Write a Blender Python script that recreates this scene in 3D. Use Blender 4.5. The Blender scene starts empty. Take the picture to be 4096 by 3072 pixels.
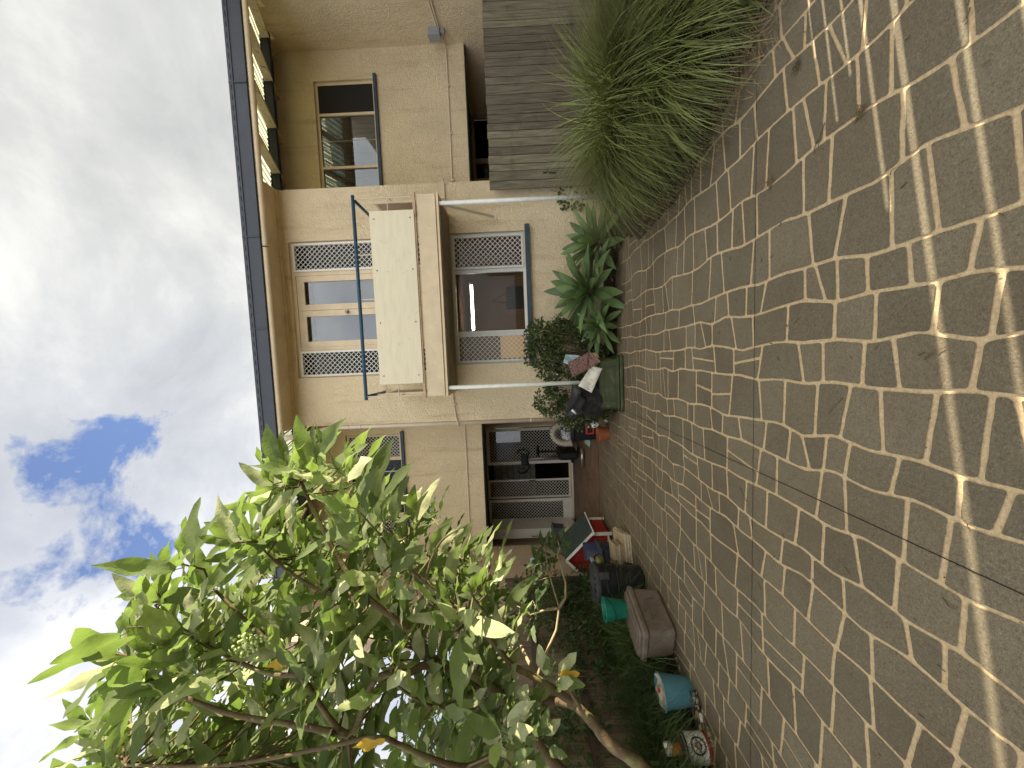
import bpy, math, random, mathutils
from mathutils import Vector, Matrix
random.seed(7)
S = bpy.context.scene
C = S.collection
R = math.radians

# ------------------------------------------------------------------ camera
F = 1500.0; CAMZ = 1.55
YAW, PIT, ROL = R(-3.97), R(0.76), R(-2.28)
fwd = Vector((math.sin(YAW)*math.cos(PIT), math.cos(YAW)*math.cos(PIT), math.sin(PIT)))
rt = Vector((math.cos(YAW), -math.sin(YAW), 0)); up0 = rt.cross(fwd)
rgt = rt*math.cos(ROL) + up0*math.sin(ROL)
upv = -rt*math.sin(ROL) + up0*math.cos(ROL)
dwn = -upv
CAM = Vector((0, 0, CAMZ))
cd = bpy.data.cameras.new('camera'); cam = bpy.data.objects.new('camera', cd); C.objects.link(cam)
m = Matrix((dwn, rgt, -fwd)).transposed().to_4x4(); m.translation = CAM
cam.matrix_world = m
cd.sensor_width = 36; cd.lens = 36*F/4096; cd.clip_end = 2000; cd.clip_start = 0.02
S.camera = cam
S.render.resolution_x, S.render.resolution_y = 1024, 768

def ray(x, y):                       # photo pixel (4096 x 3072) -> world direction
    return rgt*(1536-y) + dwn*(x-2048) + fwd*F
def P(x, y, Y):                      # point of that ray on the plane Y
    d = ray(x, y); return CAM + d*(Y/d.y)
def PZ(x, y, Z=0.0):
    d = ray(x, y); return CAM + d*((Z-CAMZ)/d.z)
def PX(x, y, X):
    d = ray(x, y); return CAM + d*(X/d.x)

# ------------------------------------------------------------------ world
SUN_EL, SUN_AZ = R(26.5), R(81.0)    # azimuth measured from +Y towards +X
sund = Vector((math.sin(SUN_AZ)*math.cos(SUN_EL), math.cos(SUN_AZ)*math.cos(SUN_EL), math.sin(SUN_EL)))
W = bpy.data.worlds.new("World"); S.world = W; W.use_nodes = True
nt = W.node_tree; nt.nodes.clear()
def N(t, nt_, **k):
    n = nt_.nodes.new(t)
    for a, b in k.items(): setattr(n, a, b)
    return n
def math_(nt_, op, a, b=None, clamp=False):
    n = N('ShaderNodeMath', nt_, operation=op, use_clamp=clamp)
    for i, v in enumerate((a, b)):
        if v is None: continue
        if isinstance(v, (int, float)): n.inputs[i].default_value = v
        else: nt_.links.new(v, n.inputs[i])
    return n.outputs[0]
def ramp(nt_, fac, stops):
    n = N('ShaderNodeValToRGB', nt_); e = n.color_ramp.elements
    while len(e) < len(stops): e.new(0.5)
    for el, (p, c) in zip(e, stops):
        el.position = p; el.color = (*c, 1) if len(c) == 3 else c
    nt_.links.new(fac, n.inputs[0]); return n.outputs[0]
def mixc(nt_, fac, a, b, bt='MIX'):
    n = N('ShaderNodeMix', nt_, data_type='RGBA', blend_type=bt)
    for s, v in ((n.inputs[0], fac), (n.inputs[6], a), (n.inputs[7], b)):
        if isinstance(v, (int, float)): s.default_value = v
        elif isinstance(v, tuple): s.default_value = (*v, 1)
        else: nt_.links.new(v, s)
    return n.outputs[2]
sky = N('ShaderNodeTexSky', nt, sky_type='NISHITA'); sky.sun_disc = False
sky.sun_elevation = SUN_EL; sky.sun_rotation = SUN_AZ; sky.air_density = 1.0; sky.dust_density = 0.6
tc = N('ShaderNodeTexCoord', nt)
def dotv(v):
    n = N('ShaderNodeVectorMath', nt, operation='DOT_PRODUCT')
    nt.links.new(tc.outputs['Generated'], n.inputs[0]); n.inputs[1].default_value = v; return n.outputs['Value']
def noise(nt_, vec, scale, detail=4, rough=0.5, dist=0.0):
    n = N('ShaderNodeTexNoise', nt_); n.inputs['Scale'].default_value = scale
    n.inputs['Detail'].default_value = detail; n.inputs['Roughness'].default_value = rough
    n.inputs['Distortion'].default_value = dist
    if vec is not None: nt_.links.new(vec, n.inputs['Vector'])
    return n.outputs['Fac']
mp = N('ShaderNodeMapping', nt); nt.links.new(tc.outputs['Generated'], mp.inputs[0])
mp.inputs['Scale'].default_value = (1, 1, 1.5); mp.inputs['Location'].default_value = (3.1, 1.7, 0.4)
n1 = noise(nt, mp.outputs[0], 3.2, 8, 0.62, 0.3)
n2 = noise(nt, mp.outputs[0], 7.5, 6, 0.62, 0.2)
n3 = noise(nt, mp.outputs[0], 1.6, 3, 0.5)
blue_a = tuple(ray(430, 1830).normalized()); blue_b = tuple(ray(330, 2140).normalized()); blue_c = tuple(ray(700, 1960).normalized())
def blob(v, lo, hi):
    n = N('ShaderNodeMapRange', nt); n.interpolation_type = 'SMOOTHSTEP'
    n.inputs['From Min'].default_value = lo; n.inputs['From Max'].default_value = hi
    nt.links.new(dotv(v), n.inputs['Value']); return n.outputs[0]
hole = math_(nt, 'MAXIMUM', blob(blue_a, 0.987, 1.0), blob(blue_b, 0.984, 1.0))
hole = math_(nt, 'MAXIMUM', hole, math_(nt, 'MULTIPLY', blob(blue_c, 0.990, 1.0), 0.5))
near_hole = math_(nt, 'MULTIPLY', hole, 6.0, True)
hole = math_(nt, 'ADD', hole, math_(nt, 'MULTIPLY', math_(nt, 'SUBTRACT', n2, 0.53), 3.0))
hole = math_(nt, 'ADD', hole, math_(nt, 'MULTIPLY', math_(nt, 'SUBTRACT', n1, 0.52), 3.4))
holem = ramp(nt, hole, [(0.60, (0, 0, 0)), (1.0, (0.95, 0.95, 0.95))])
holem = math_(nt, 'MULTIPLY', holem, near_hole)
cl = math_(nt, 'ADD', math_(nt, 'MULTIPLY', n1, 0.65), math_(nt, 'MULTIPLY', n3, 0.35))
# right (greyer, warmer) to left (whiter, bluer)
side = N('ShaderNodeMapRange', nt); nt.links.new(dotv(tuple(rgt)), side.inputs['Value'])
side.inputs['From Min'].default_value = -0.6; side.inputs['From Max'].default_value = 0.35
cgrey = ramp(nt, cl, [(0.36, (4.0, 4.4, 5.4)), (0.5, (5.4, 5.7, 6.5)), (0.64, (8.6, 8.6, 8.6))])
cwarm = ramp(nt, cl, [(0.34, (4.4, 4.5, 4.5)), (0.5, (5.6, 5.65, 5.5)), (0.66, (7.6, 7.5, 7.1))])
cloud = mixc(nt, side.outputs[0], cgrey, cwarm)
# unseen clouds behind the camera are made brighter to light the facade
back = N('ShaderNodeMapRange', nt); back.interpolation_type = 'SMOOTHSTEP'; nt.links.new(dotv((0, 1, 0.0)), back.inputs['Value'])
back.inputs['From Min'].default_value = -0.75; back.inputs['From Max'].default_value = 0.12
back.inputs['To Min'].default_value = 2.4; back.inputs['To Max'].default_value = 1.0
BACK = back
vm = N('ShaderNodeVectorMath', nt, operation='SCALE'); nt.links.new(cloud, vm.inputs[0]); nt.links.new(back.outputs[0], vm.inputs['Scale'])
skyv = N('ShaderNodeVectorMath', nt, operation='MULTIPLY'); nt.links.new(sky.outputs[0], skyv.inputs[0]); skyv.inputs[1].default_value = (1.7, 1.75, 2.1)
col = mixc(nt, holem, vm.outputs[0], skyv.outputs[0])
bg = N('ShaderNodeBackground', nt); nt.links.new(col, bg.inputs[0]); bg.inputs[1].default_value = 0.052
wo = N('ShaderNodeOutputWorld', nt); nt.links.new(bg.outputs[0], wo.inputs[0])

sl = bpy.data.lights.new('sun', 'SUN'); so = bpy.data.objects.new('sun', sl); C.objects.link(so)
sl.energy = 5.0; sl.angle = R(0.38); sl.color = (1.0, 0.90, 0.72)
so.rotation_euler = sund.to_track_quat('Z', 'Y').to_euler(); so.location = (8, 2, 9)
vs = S.view_settings
vs.view_transform = 'Standard'; vs.look = 'None'; vs.gamma = 1; vs.use_curve_mapping = False; vs.exposure = 1.42
S.render.engine = 'CYCLES'
S.cycles.max_bounces = 8; S.cycles.transparent_max_bounces = 16; S.cycles.caustics_reflective = False

# ------------------------------------------------------------------ materials
MATS = {}
def mat(name, color, rough=0.7, var=0.0, vscale=6.0, bump=0.0, bscale=60.0, spec=0.3, metal=0.0, island=0.0,
        stain=None, emit=None, stretch=None, color2=None):
    if name in MATS: return MATS[name]
    M = bpy.data.materials.new(name); M.use_nodes = True; t = M.node_tree; b = t.nodes['Principled BSDF']
    b.inputs['Roughness'].default_value = rough; b.inputs['Specular IOR Level'].default_value = spec; b.inputs['Metallic'].default_value = metal
    geo = N('ShaderNodeNewGeometry', t); vec = geo.outputs['Position']
    if stretch:
        q = N('ShaderNodeMapping', t); q.inputs['Scale'].default_value = stretch; t.links.new(vec, q.inputs[0]); vec = q.outputs[0]
    base = None
    if var > 0:
        f = noise(t, vec, vscale, 6, 0.6)
        lo = tuple(c*(1-var) for c in color); hi = tuple(min(1, c*(1+var)) for c in (color2 or color))
        base = ramp(t, f, [(0.3, lo), (0.7, hi)])
    if island > 0:
        h = N('ShaderNodeHueSaturation', t); rr = geo.outputs['Random Per Island']
        if base is not None: t.links.new(base, h.inputs['Color'])
        else: h.inputs['Color'].default_value = (*color, 1)
        v = N('ShaderNodeMapRange', t); t.links.new(rr, v.inputs[0]); v.inputs['To Min'].default_value = 1-island; v.inputs['To Max'].default_value = 1+island
        t.links.new(v.outputs[0], h.inputs['Value'])
        v2 = N('ShaderNodeMapRange', t); t.links.new(rr, v2.inputs[0]); v2.inputs['To Min'].default_value = 0.5-island*0.05; v2.inputs['To Max'].default_value = 0.5+island*0.05
        t.links.new(v2.outputs[0], h.inputs['Hue']); base = h.outputs[0]
    if stain:
        f = noise(t, geo.outputs['Position'], stain[1], 5, 0.65, 0.5)
        mk = ramp(t, f, [(stain[2], (0, 0, 0)), (stain[2]+0.14, (1, 1, 1))])
        base = mixc(t, math_(t, 'MULTIPLY', mk, stain[3]), base if base is not None else color, stain[0])
    if base is not None: t.links.new(base, b.inputs['Base Color'])
    else: b.inputs['Base Color'].default_value = (*color, 1)
    if bump > 0:
        f = noise(t, vec, bscale, 3, 0.6)
        bn = N('ShaderNodeBump', t); bn.inputs['Strength'].default_value = min(1, bump); bn.inputs['Distance'].default_value = 0.01
        t.links.new(f, bn.inputs['Height']); t.links.new(bn.outputs[0], b.inputs['Normal'])
    if emit:
        b.inputs['Emission Color'].default_value = (*emit[0], 1); b.inputs['Emission Strength'].default_value = emit[1]
    MATS[name] = M; return M

def stucco(name, color):
    M = bpy.data.materials.new(name); M.use_nodes = True; t = M.node_tree; b = t.nodes['Principled BSDF']
    b.inputs['Roughness'].default_value = 0.92; b.inputs['Specular IOR Level'].default_value = 0.15
    pos = N('ShaderNodeNewGeometry', t).outputs['Position']
    big = noise(t, pos, 0.9, 6, 0.6, 0.4)
    c = ramp(t, big, [(0.3, tuple(k*0.88 for k in color)), (0.55, color), (0.75, (min(1, color[0]*1.06), min(1, color[1]*1.05), color[2]*1.03))])
    q = N('ShaderNodeMapping', t); q.inputs['Scale'].default_value = (7, 7, 0.7); t.links.new(pos, q.inputs[0])
    st = noise(t, q.outputs[0], 1.0, 5, 0.6)
    stm = ramp(t, st, [(0.56, (0, 0, 0)), (0.76, (1, 1, 1))])
    c = mixc(t, math_(t, 'MULTIPLY', stm, 0.42), c, (0.40, 0.24, 0.10))
    mot = noise(t, pos, 14, 6, 0.7)
    motm = ramp(t, mot, [(0.55, (0, 0, 0)), (0.75, (1, 1, 1))])
    c = mixc(t, math_(t, 'MULTIPLY', motm, 0.22), c, (0.50, 0.32, 0.13))
    t.links.new(c, b.inputs['Base Color'])
    f1 = noise(t, pos, 24, 4, 0.65, 1.4); f2 = noise(t, pos, 3, 2, 0.5)
    hh = math_(t, 'ADD', f1, math_(t, 'MULTIPLY', f2, 0.5))
    bn = N('ShaderNodeBump', t); bn.inputs['Strength'].default_value = 1.0; bn.inputs['Distance'].default_value = 0.035
    t.links.new(hh, bn.inputs['Height']); t.links.new(bn.outputs[0], b.inputs['Normal'])
    return M

def leafmat(name, top, under, trans=0.35, rough=0.55, island=0.25, tcol=None, vein=False):
    M = bpy.data.materials.new(name); M.use_nodes = True; t = M.node_tree; b = t.nodes['Principled BSDF']; out = t.nodes['Material Output']
    geo = N('ShaderNodeNewGeometry', t)
    c = mixc(t, geo.outputs['Backfacing'], top, under)
    nz = noise(t, geo.outputs['Position'], 25, 3, 0.6)
    c = mixc(t, math_(t, 'MULTIPLY', ramp(t, nz, [(0.35, (0, 0, 0)), (0.7, (1, 1, 1))]), 0.35), c, tuple(k*0.65 for k in top))
    h = N('ShaderNodeHueSaturation', t); t.links.new(c, h.inputs['Color'])
    v = N('ShaderNodeMapRange', t); t.links.new(geo.outputs['Random Per Island'], v.inputs[0]); v.inputs['To Min'].default_value = 1-island; v.inputs['To Max'].default_value = 1+island
    t.links.new(v.outputs[0], h.inputs['Value']); t.links.new(h.outputs[0], b.inputs['Base Color'])
    b.inputs['Roughness'].default_value = rough; b.inputs['Specular IOR Level'].default_value = 0.2 if rough > 0.5 else 0.35
    tr = N('ShaderNodeBsdfTranslucent', t); tr.inputs[0].default_value = (*(tcol or (top[0]*1.6, top[1]*2.2, top[2]*0.9)), 1)
    mx = N('ShaderNodeMixShader', t); mx.inputs[0].default_value = trans
    t.links.new(b.outputs[0], mx.inputs[1]); t.links.new(tr.outputs[0], mx.inputs[2]); t.links.new(mx.outputs[0], out.inputs[0])
    bn = N('ShaderNodeBump', t); bn.inputs['Strength'].default_value = 0.5; bn.inputs['Distance'].default_value = 0.006
    t.links.new(noise(t, geo.outputs['Position'], 70, 3, 0.6), bn.inputs['Height'])
    t.links.new(bn.outputs[0], b.inputs['Normal']); t.links.new(bn.outputs[0], tr.inputs['Normal'])
    MATS[name] = M; return M

def glassmat(name, tint, refl=1.0, alpha=0.9):
    M = bpy.data.materials.new(name); M.use_nodes = True; t = M.node_tree; t.nodes.clear()
    out = N('ShaderNodeOutputMaterial', t)
    tr = N('ShaderNodeBsdfTransparent', t); tr.inputs[0].default_value = (*tint, 1)
    gl = N('ShaderNodeBsdfGlossy', t); gl.inputs['Roughness'].default_value = 0.015; gl.inputs[0].default_value = (0.9, 0.92, 0.95, 1)
    fr = N('ShaderNodeFresnel', t); fr.inputs[0].default_value = 1.5
    bn = N('ShaderNodeBump', t); bn.inputs['Strength'].default_value = 0.03; bn.inputs['Distance'].default_value = 0.004
    t.links.new(noise(t, N('ShaderNodeNewGeometry', t).outputs['Position'], 2.5, 1, 0.5), bn.inputs['Height'])
    t.links.new(bn.outputs[0], gl.inputs['Normal'])
    mx = N('ShaderNodeMixShader', t)
    t.links.new(math_(t, 'MULTIPLY', fr.outputs[0], refl, True), mx.inputs[0])
    t.links.new(tr.outputs[0], mx.inputs[1]); t.links.new(gl.outputs[0], mx.inputs[2]); t.links.new(mx.outputs[0], out.inputs[0])
    MATS[name] = M; return M

CREAM = (0.79, 0.645, 0.415)
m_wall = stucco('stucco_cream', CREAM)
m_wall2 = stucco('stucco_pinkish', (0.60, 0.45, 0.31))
m_cream = mat('cream_paint', (0.68, 0.55, 0.36), 0.5, 0.10, 5, 0.15, 40, stain=((0.42, 0.25, 0.12), 7, 0.62, 0.4))
m_creamp = mat('cream_board', (0.76, 0.68, 0.48), 0.6, 0.06, 3, 0.2, 30, stretch=(1, 1, 6), stain=((0.35, 0.30, 0.24), 9, 0.63, 0.5))
m_white = mat('white_paint', (0.74, 0.70, 0.60), 0.45, 0.06, 8, 0.05, 50)
m_alu = mat('pale_aluminium', (0.60, 0.60, 0.55), 0.45, 0.06, 8)
m_wire = mat('mesh_wire', (0.66, 0.63, 0.55), 0.5)
m_pole = mat('post_paint', (0.70, 0.70, 0.62), 0.45, 0.10, 12, stain=((0.45, 0.40, 0.30), 14, 0.62, 0.5))
m_pipe = mat('pipe_cream', (0.66, 0.56, 0.42), 0.45, 0.05, 6)
m_bluep = mat('blue_paint', (0.035, 0.085, 0.135), 0.45, 0.2, 12, stain=((0.25, 0.22, 0.16), 20, 0.66, 0.5))
m_sill = mat('sill_paint', (0.035, 0.06, 0.075), 0.5, 0.2, 10)
m_green = mat('dark_green_trim', (0.015, 0.03, 0.022), 0.6)
m_slate = mat('slate_gutter', (0.055, 0.062, 0.075), 0.5, 0.1, 6)
m_black = mat('black', (0.008, 0.008, 0.009), 0.6)
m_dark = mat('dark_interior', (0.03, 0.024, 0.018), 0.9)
m_brownroom = mat('brown_room', (0.30, 0.19, 0.10), 0.9, 0.1, 2)
m_rust = mat('rusty_steel', (0.52, 0.38, 0.24), 0.75, 0.25, 18, 0.3, 60, stain=((0.22, 0.08, 0.03), 30, 0.55, 0.8))
m_wood = mat('weathered_wood', (0.165, 0.142, 0.095), 0.9, 0.45, 3.0, 0.9, 14, stretch=(14, 14, 0.8), island=0.28, stain=((0.07, 0.06, 0.045), 3, 0.55, 0.6))
m_wood2 = mat('grey_paling', (0.24, 0.19, 0.13), 0.9, 0.3, 3.0, 0.8, 14, stretch=(14, 14, 0.8), island=0.25)
m_rail = mat('fence_rail', (0.12, 0.085, 0.07), 0.9, 0.3, 4, 0.5, 20)
m_roofdark = mat('roof_dark', (0.02, 0.022, 0.025), 0.7)
m_glass = glassmat('window_glass', (0.80, 0.82, 0.82), 2.2)
m_glass2 = glassmat('screened_glass', (0.5, 0.5, 0.5), 0.5)
m_glassl = glassmat('lower_glass', (0.92, 0.92, 0.9), 0.26)
m_curtain = mat('grey_curtain', (0.34, 0.33, 0.36), 0.9, 0.05, 3)
m_soil = mat('soil', (0.045, 0.030, 0.018), 1.0, 0.6, 9, 1.0, 40, stain=((0.11, 0.075, 0.045), 16, 0.52, 0.8))
m_bark = mat('bark', (0.125, 0.088, 0.046), 0.85, 0.3, 12, 0.6, 60, stain=((0.20, 0.20, 0.07), 6, 0.5, 0.6))
m_barkg = mat('bark_pale', (0.34, 0.27, 0.15), 0.8, 0.3, 14, 0.5, 60)
m_leaf = leafmat('tobacco_leaf', (0.125, 0.158, 0.062), (0.44, 0.45, 0.25), 0.34, 0.75, 0.34, (0.32, 0.47, 0.085))
m_leafd = leafmat('sapling_leaf', (0.055, 0.09, 0.030), (0.13, 0.17, 0.08), 0.25, 0.6, 0.25, (0.14, 0.25, 0.03))
m_yel = leafmat('yellow_leaf', (0.55, 0.36, 0.04), (0.6, 0.42, 0.1), 0.4, 0.6, 0.2, (0.7, 0.45, 0.03))
m_agave = leafmat('agave_leaf', (0.120, 0.180, 0.062), (0.20, 0.28, 0.09), 0.12, 0.36, 0.4, (0.16, 0.28, 0.06))
m_jade = leafmat('jade_leaf', (0.042, 0.068, 0.018), (0.08, 0.11, 0.03), 0.08, 0.35, 0.45, (0.14, 0.2, 0.03))
m_grass = leafmat('tussock', (0.118, 0.145, 0.036), (0.18, 0.20, 0.06), 0.2, 0.4, 0.75, (0.24, 0.27, 0.05))
m_grassd = leafmat('bed_grass', (0.075, 0.105, 0.030), (0.09, 0.13, 0.04), 0.2, 0.5, 0.5, (0.10, 0.17, 0.03))
m_straw = leafmat('straw', (0.30, 0.22, 0.12), (0.34, 0.25, 0.14), 0.15, 0.7, 0.4, (0.3, 0.2, 0.1))

# ------------------------------------------------------------------ mesh builder
class MB:
    def __init__(s): s.v = []; s.f = []; s.mi = []
    def add(s, vs_, fs_, mi=0):
        o = len(s.v); s.v += [Vector(a) for a in vs_]; s.f += [tuple(i+o for i in f) for f in fs_]; s.mi += [mi]*len(fs_); return s
    def box(s, x0, x1, y0, y1, z0, z1, mi=0, bev=0.0):
        if x0 > x1: x0, x1 = x1, x0
        if y0 > y1: y0, y1 = y1, y0
        if z0 > z1: z0, z1 = z1, z0
        c = Vector(((x0+x1)/2, (y0+y1)/2, (z0+z1)/2)); return s.obox(c, ((x1-x0)/2, (y1-y0)/2, (z1-z0)/2), Matrix.Identity(3), mi, bev)
    def obox(s, c, h, M=None, mi=0, bev=0.0, taper=1.0):
        M = M or Matrix.Identity(3); hx, hy, hz = h; c = Vector(c)
        if bev <= 0:
            vs_ = [Vector((sx*hx*(taper if sz < 0 else 1), sy*hy*(taper if sz < 0 else 1), sz*hz)) for sz in (-1, 1) for sx, sy in ((-1, -1), (1, -1), (1, 1), (-1, 1))]
            fs_ = [(3, 2, 1, 0), (4, 5, 6, 7), (0, 1, 5, 4), (1, 2, 6, 5), (2, 3, 7, 6), (3, 0, 4, 7)]
            return s.add([c + M @ v for v in vs_], fs_, mi)
        # rounded plan + chamfered top/bottom
        n = 4; r = bev
        def ring(z, k):
            o = []
            for (sx, sy, a0) in ((1, 1, 0), (-1, 1, 90), (-1, -1, 180), (1, -1, 270)):
                for i in range(n+1):
                    a = R(a0+90*i/n); o.append(Vector((sx*(hx*k-r)+r*math.cos(a)*1.0, sy*(hy*k-r)+r*math.sin(a), z)))
            return o
        def inset(o, d):
            return [Vector((p.x*(1-d/hx), p.y*(1-d/hy), p.z)) for p in o]
        e = min(r*0.5, hz*0.45)
        def kk(z): return taper + (1-taper)*((z+hz)/(2*hz))
        rings = [inset(ring(-hz, kk(-hz)), e), ring(-hz+e, kk(-hz+e)), ring(hz-e, kk(hz-e)), inset(ring(hz, kk(hz)), e)]
        L = len(rings[0]); vs_ = [c + M @ p for q in rings for p in q]
        fs_ = []
        for a in range(3):
            for i in range(L): j = (i+1) % L; fs_.append((a*L+i, a*L+j, (a+1)*L+j, (a+1)*L+i))
        fs_.append(tuple(range(L-1, -1, -1))); fs_.append(tuple(3*L+i for i in range(L)))
        return s.add(vs_, fs_, mi)
    def tube(s, pts, r, n=8, mi=0, cap=True):
        pts = [Vector(p) for p in pts]; L = len(pts); rr = r if isinstance(r, (list, tuple)) else [r]*L
        vs_ = []; ref = None
        for i, p in enumerate(pts):
            d = (pts[min(i+1, L-1)] - pts[max(i-1, 0)]).normalized()
            if ref is None: ref = d.orthogonal().normalized()
            ref = (ref - d*ref.dot(d)); ref = ref.normalized() if ref.length > 1e-6 else d.orthogonal().normalized()
            b = d.cross(ref)
            for k in range(n):
                a = 2*math.pi*k/n; vs_.append(p + (ref*math.cos(a)+b*math.sin(a))*rr[i])
        fs_ = [(i*n+k, i*n+(k+1) % n, (i+1)*n+(k+1) % n, (i+1)*n+k) for i in range(L-1) for k in range(n)]
        if cap: fs_ += [tuple(range(n-1, -1, -1)), tuple((L-1)*n+k for k in range(n))]
        return s.add(vs_, fs_, mi)
    def lathe(s, prof, c=(0, 0, 0), n=28, M=None, mi=0, sx=1, sy=1):
        c = Vector(c); M = M or Matrix.Identity(3); vs_ = []
        for (r, z) in prof:
            for k in range(n):
                a = 2*math.pi*k/n; vs_.append(c + M @ Vector((r*math.cos(a)*sx, r*math.sin(a)*sy, z)))
        fs_ = [(i*n+k, i*n+(k+1) % n, (i+1)*n+(k+1) % n, (i+1)*n+k) for i in range(len(prof)-1) for k in range(n)]
        return s.add(vs_, fs_, mi)
    def ball(s, c, r, n=10, mi=0, sc=(1, 1, 1), M=None):
        M = M or Matrix.Identity(3); c = Vector(c)
        prof = [(max(1e-4, math.sin(math.pi*i/n)), -math.cos(math.pi*i/n)) for i in range(n+1)]
        vs_ = [c + M @ Vector((p[0]*math.cos(2*math.pi*k/(n*2))*r*sc[0], p[0]*math.sin(2*math.pi*k/(n*2))*r*sc[1], p[1]*r*sc[2])) for p in prof for k in range(n*2)]
        L = n*2; fs_ = [(i*L+k, i*L+(k+1) % L, (i+1)*L+(k+1) % L, (i+1)*L+k) for i in range(n) for k in range(L)]
        return s.add(vs_, fs_, mi)
    def build(s, name, mats, parent=None, smooth=False, origin=None):
        mats = mats if isinstance(mats, (list, tuple)) else [mats]
        if parent is not None:
            q = parent; off = Vector((0, 0, 0))
            while q is not None: off += q.location; q = q.parent
        else: off = Vector(origin) if origin is not None else Vector((0, 0, 0))
        me = bpy.data.meshes.new(name); me.from_pydata([tuple(v-off) for v in s.v], [], s.f)
        for q in mats: me.materials.append(q)
        if len(mats) > 1: me.polygons.foreach_set('material_index', s.mi)
        if smooth: me.polygons.foreach_set('use_smooth', [True]*len(me.polygons))
        me.update()
        o = bpy.data.objects.new(name, me); C.objects.link(o)
        if parent is not None: o.parent = parent
        else: o.location = off
        return o
def smooth_angle(o, a=40):
    try:
        o.data.polygons.foreach_set('use_smooth', [True]*len(o.data.polygons))
        o.data.set_sharp_from_angle(angle=R(a))
    except Exception: pass
    return o
def tag(o, label, cat, group=None):
    o['label'] = label; o['category'] = cat
    if group: o['group'] = group
    return o
def thing(name, loc, label, cat, group=None):
    o = bpy.data.objects.new(name, None); C.objects.link(o); o.location = Vector(loc); o.empty_display_size = 0.1
    return tag(o, label, cat, group)
def kind(o, k): o['kind'] = k; return o
def rotz(a): return Matrix.Rotation(a, 3, 'Z')

# ------------------------------------------------------------------ ground
def paving_material():
    M = bpy.data.materials.new('stone_faces'); M.use_nodes = True; t = M.node_tree; b = t.nodes['Principled BSDF']
    geo = N('ShaderNodeNewGeometry', t); pos = geo.outputs['Position']
    b.inputs['Roughness'].default_value = 0.75; b.inputs['Specular IOR Level'].default_value = 0.3
    sp = noise(t, pos, 120, 5, 0.85)
    c = ramp(t, sp, [(0.34, (0.075, 0.060, 0.042)), (0.47, (0.172, 0.143, 0.090)), (0.6, (0.212, 0.177, 0.113)), (0.72, (0.46, 0.39, 0.29))])
    big = noise(t, pos, 1.3, 5, 0.6)
    c = mixc(t, math_(t, 'MULTIPLY', ramp(t, big, [(0.4, (0, 0, 0)), (0.68, (1, 1, 1))]), 0.45), c, (0.105, 0.070, 0.040))
    # the far end by the house is browner
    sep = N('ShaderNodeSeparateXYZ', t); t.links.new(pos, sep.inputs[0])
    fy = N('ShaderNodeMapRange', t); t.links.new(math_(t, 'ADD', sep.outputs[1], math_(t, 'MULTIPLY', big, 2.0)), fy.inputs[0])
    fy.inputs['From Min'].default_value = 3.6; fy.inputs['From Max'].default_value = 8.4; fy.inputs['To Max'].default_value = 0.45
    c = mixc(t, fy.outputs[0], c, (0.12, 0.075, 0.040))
    h = N('ShaderNodeHueSaturation', t); t.links.new(c, h.inputs['Color'])
    v = N('ShaderNodeMapRange', t); t.links.new(geo.outputs['Random Per Island'], v.inputs[0]); v.inputs['To Min'].default_value = 0.86; v.inputs['To Max'].default_value = 1.1
    t.links.new(v.outputs[0], h.inputs['Value']); t.links.new(h.outputs[0], b.inputs['Base Color'])
    bn = N('ShaderNodeBump', t); bn.inputs['Strength'].default_value = 0.8; bn.inputs['Distance'].default_value = 0.004
    t.links.new(noise(t, pos, 160, 3, 0.7), bn.inputs['Height']); t.links.new(bn.outputs[0], b.inputs['Normal'])
    return M
def mortar_material():
    M = bpy.data.materials.new('tan_mortar'); M.use_nodes = True; t = M.node_tree; b = t.nodes['Principled BSDF']
    pos = N('ShaderNodeNewGeometry', t).outputs['Position']
    b.inputs['Roughness'].default_value = 0.85
    c = ramp(t, noise(t, pos, 60, 5, 0.7), [(0.3, (0.40, 0.28, 0.145)), (0.55, (0.60, 0.445, 0.25)), (0.75, (0.70, 0.54, 0.33))])
    big = noise(t, pos, 1.6, 4, 0.6)
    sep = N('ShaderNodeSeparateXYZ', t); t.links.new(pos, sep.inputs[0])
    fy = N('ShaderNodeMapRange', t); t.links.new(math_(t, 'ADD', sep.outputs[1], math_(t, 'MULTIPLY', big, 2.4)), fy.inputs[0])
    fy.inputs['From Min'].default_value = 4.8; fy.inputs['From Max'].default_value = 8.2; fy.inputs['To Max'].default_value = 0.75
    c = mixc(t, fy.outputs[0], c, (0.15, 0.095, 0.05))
    t.links.new(c, b.inputs['Base Color'])
    bn = N('ShaderNodeBump', t); bn.inputs['Strength'].default_value = 0.6; bn.inputs['Distance'].default_value = 0.004
    t.links.new(noise(t, pos, 120, 3, 0.7), bn.inputs['Height']); t.links.new(bn.outputs[0], b.inputs['Normal'])
    return M
m_stone = paving_material(); m_mortar = mortar_material()

g = MB(); g.add([(-300, -300, -0.012), (300, -300, -0.012), (300, 300, -0.012), (-300, 300, -0.012)], [(0, 1, 2, 3)])
kind(g.build('ground', mat('far_soil', (0.10, 0.085, 0.05), 1.0, 0.3, 1.0)), 'structure')
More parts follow.
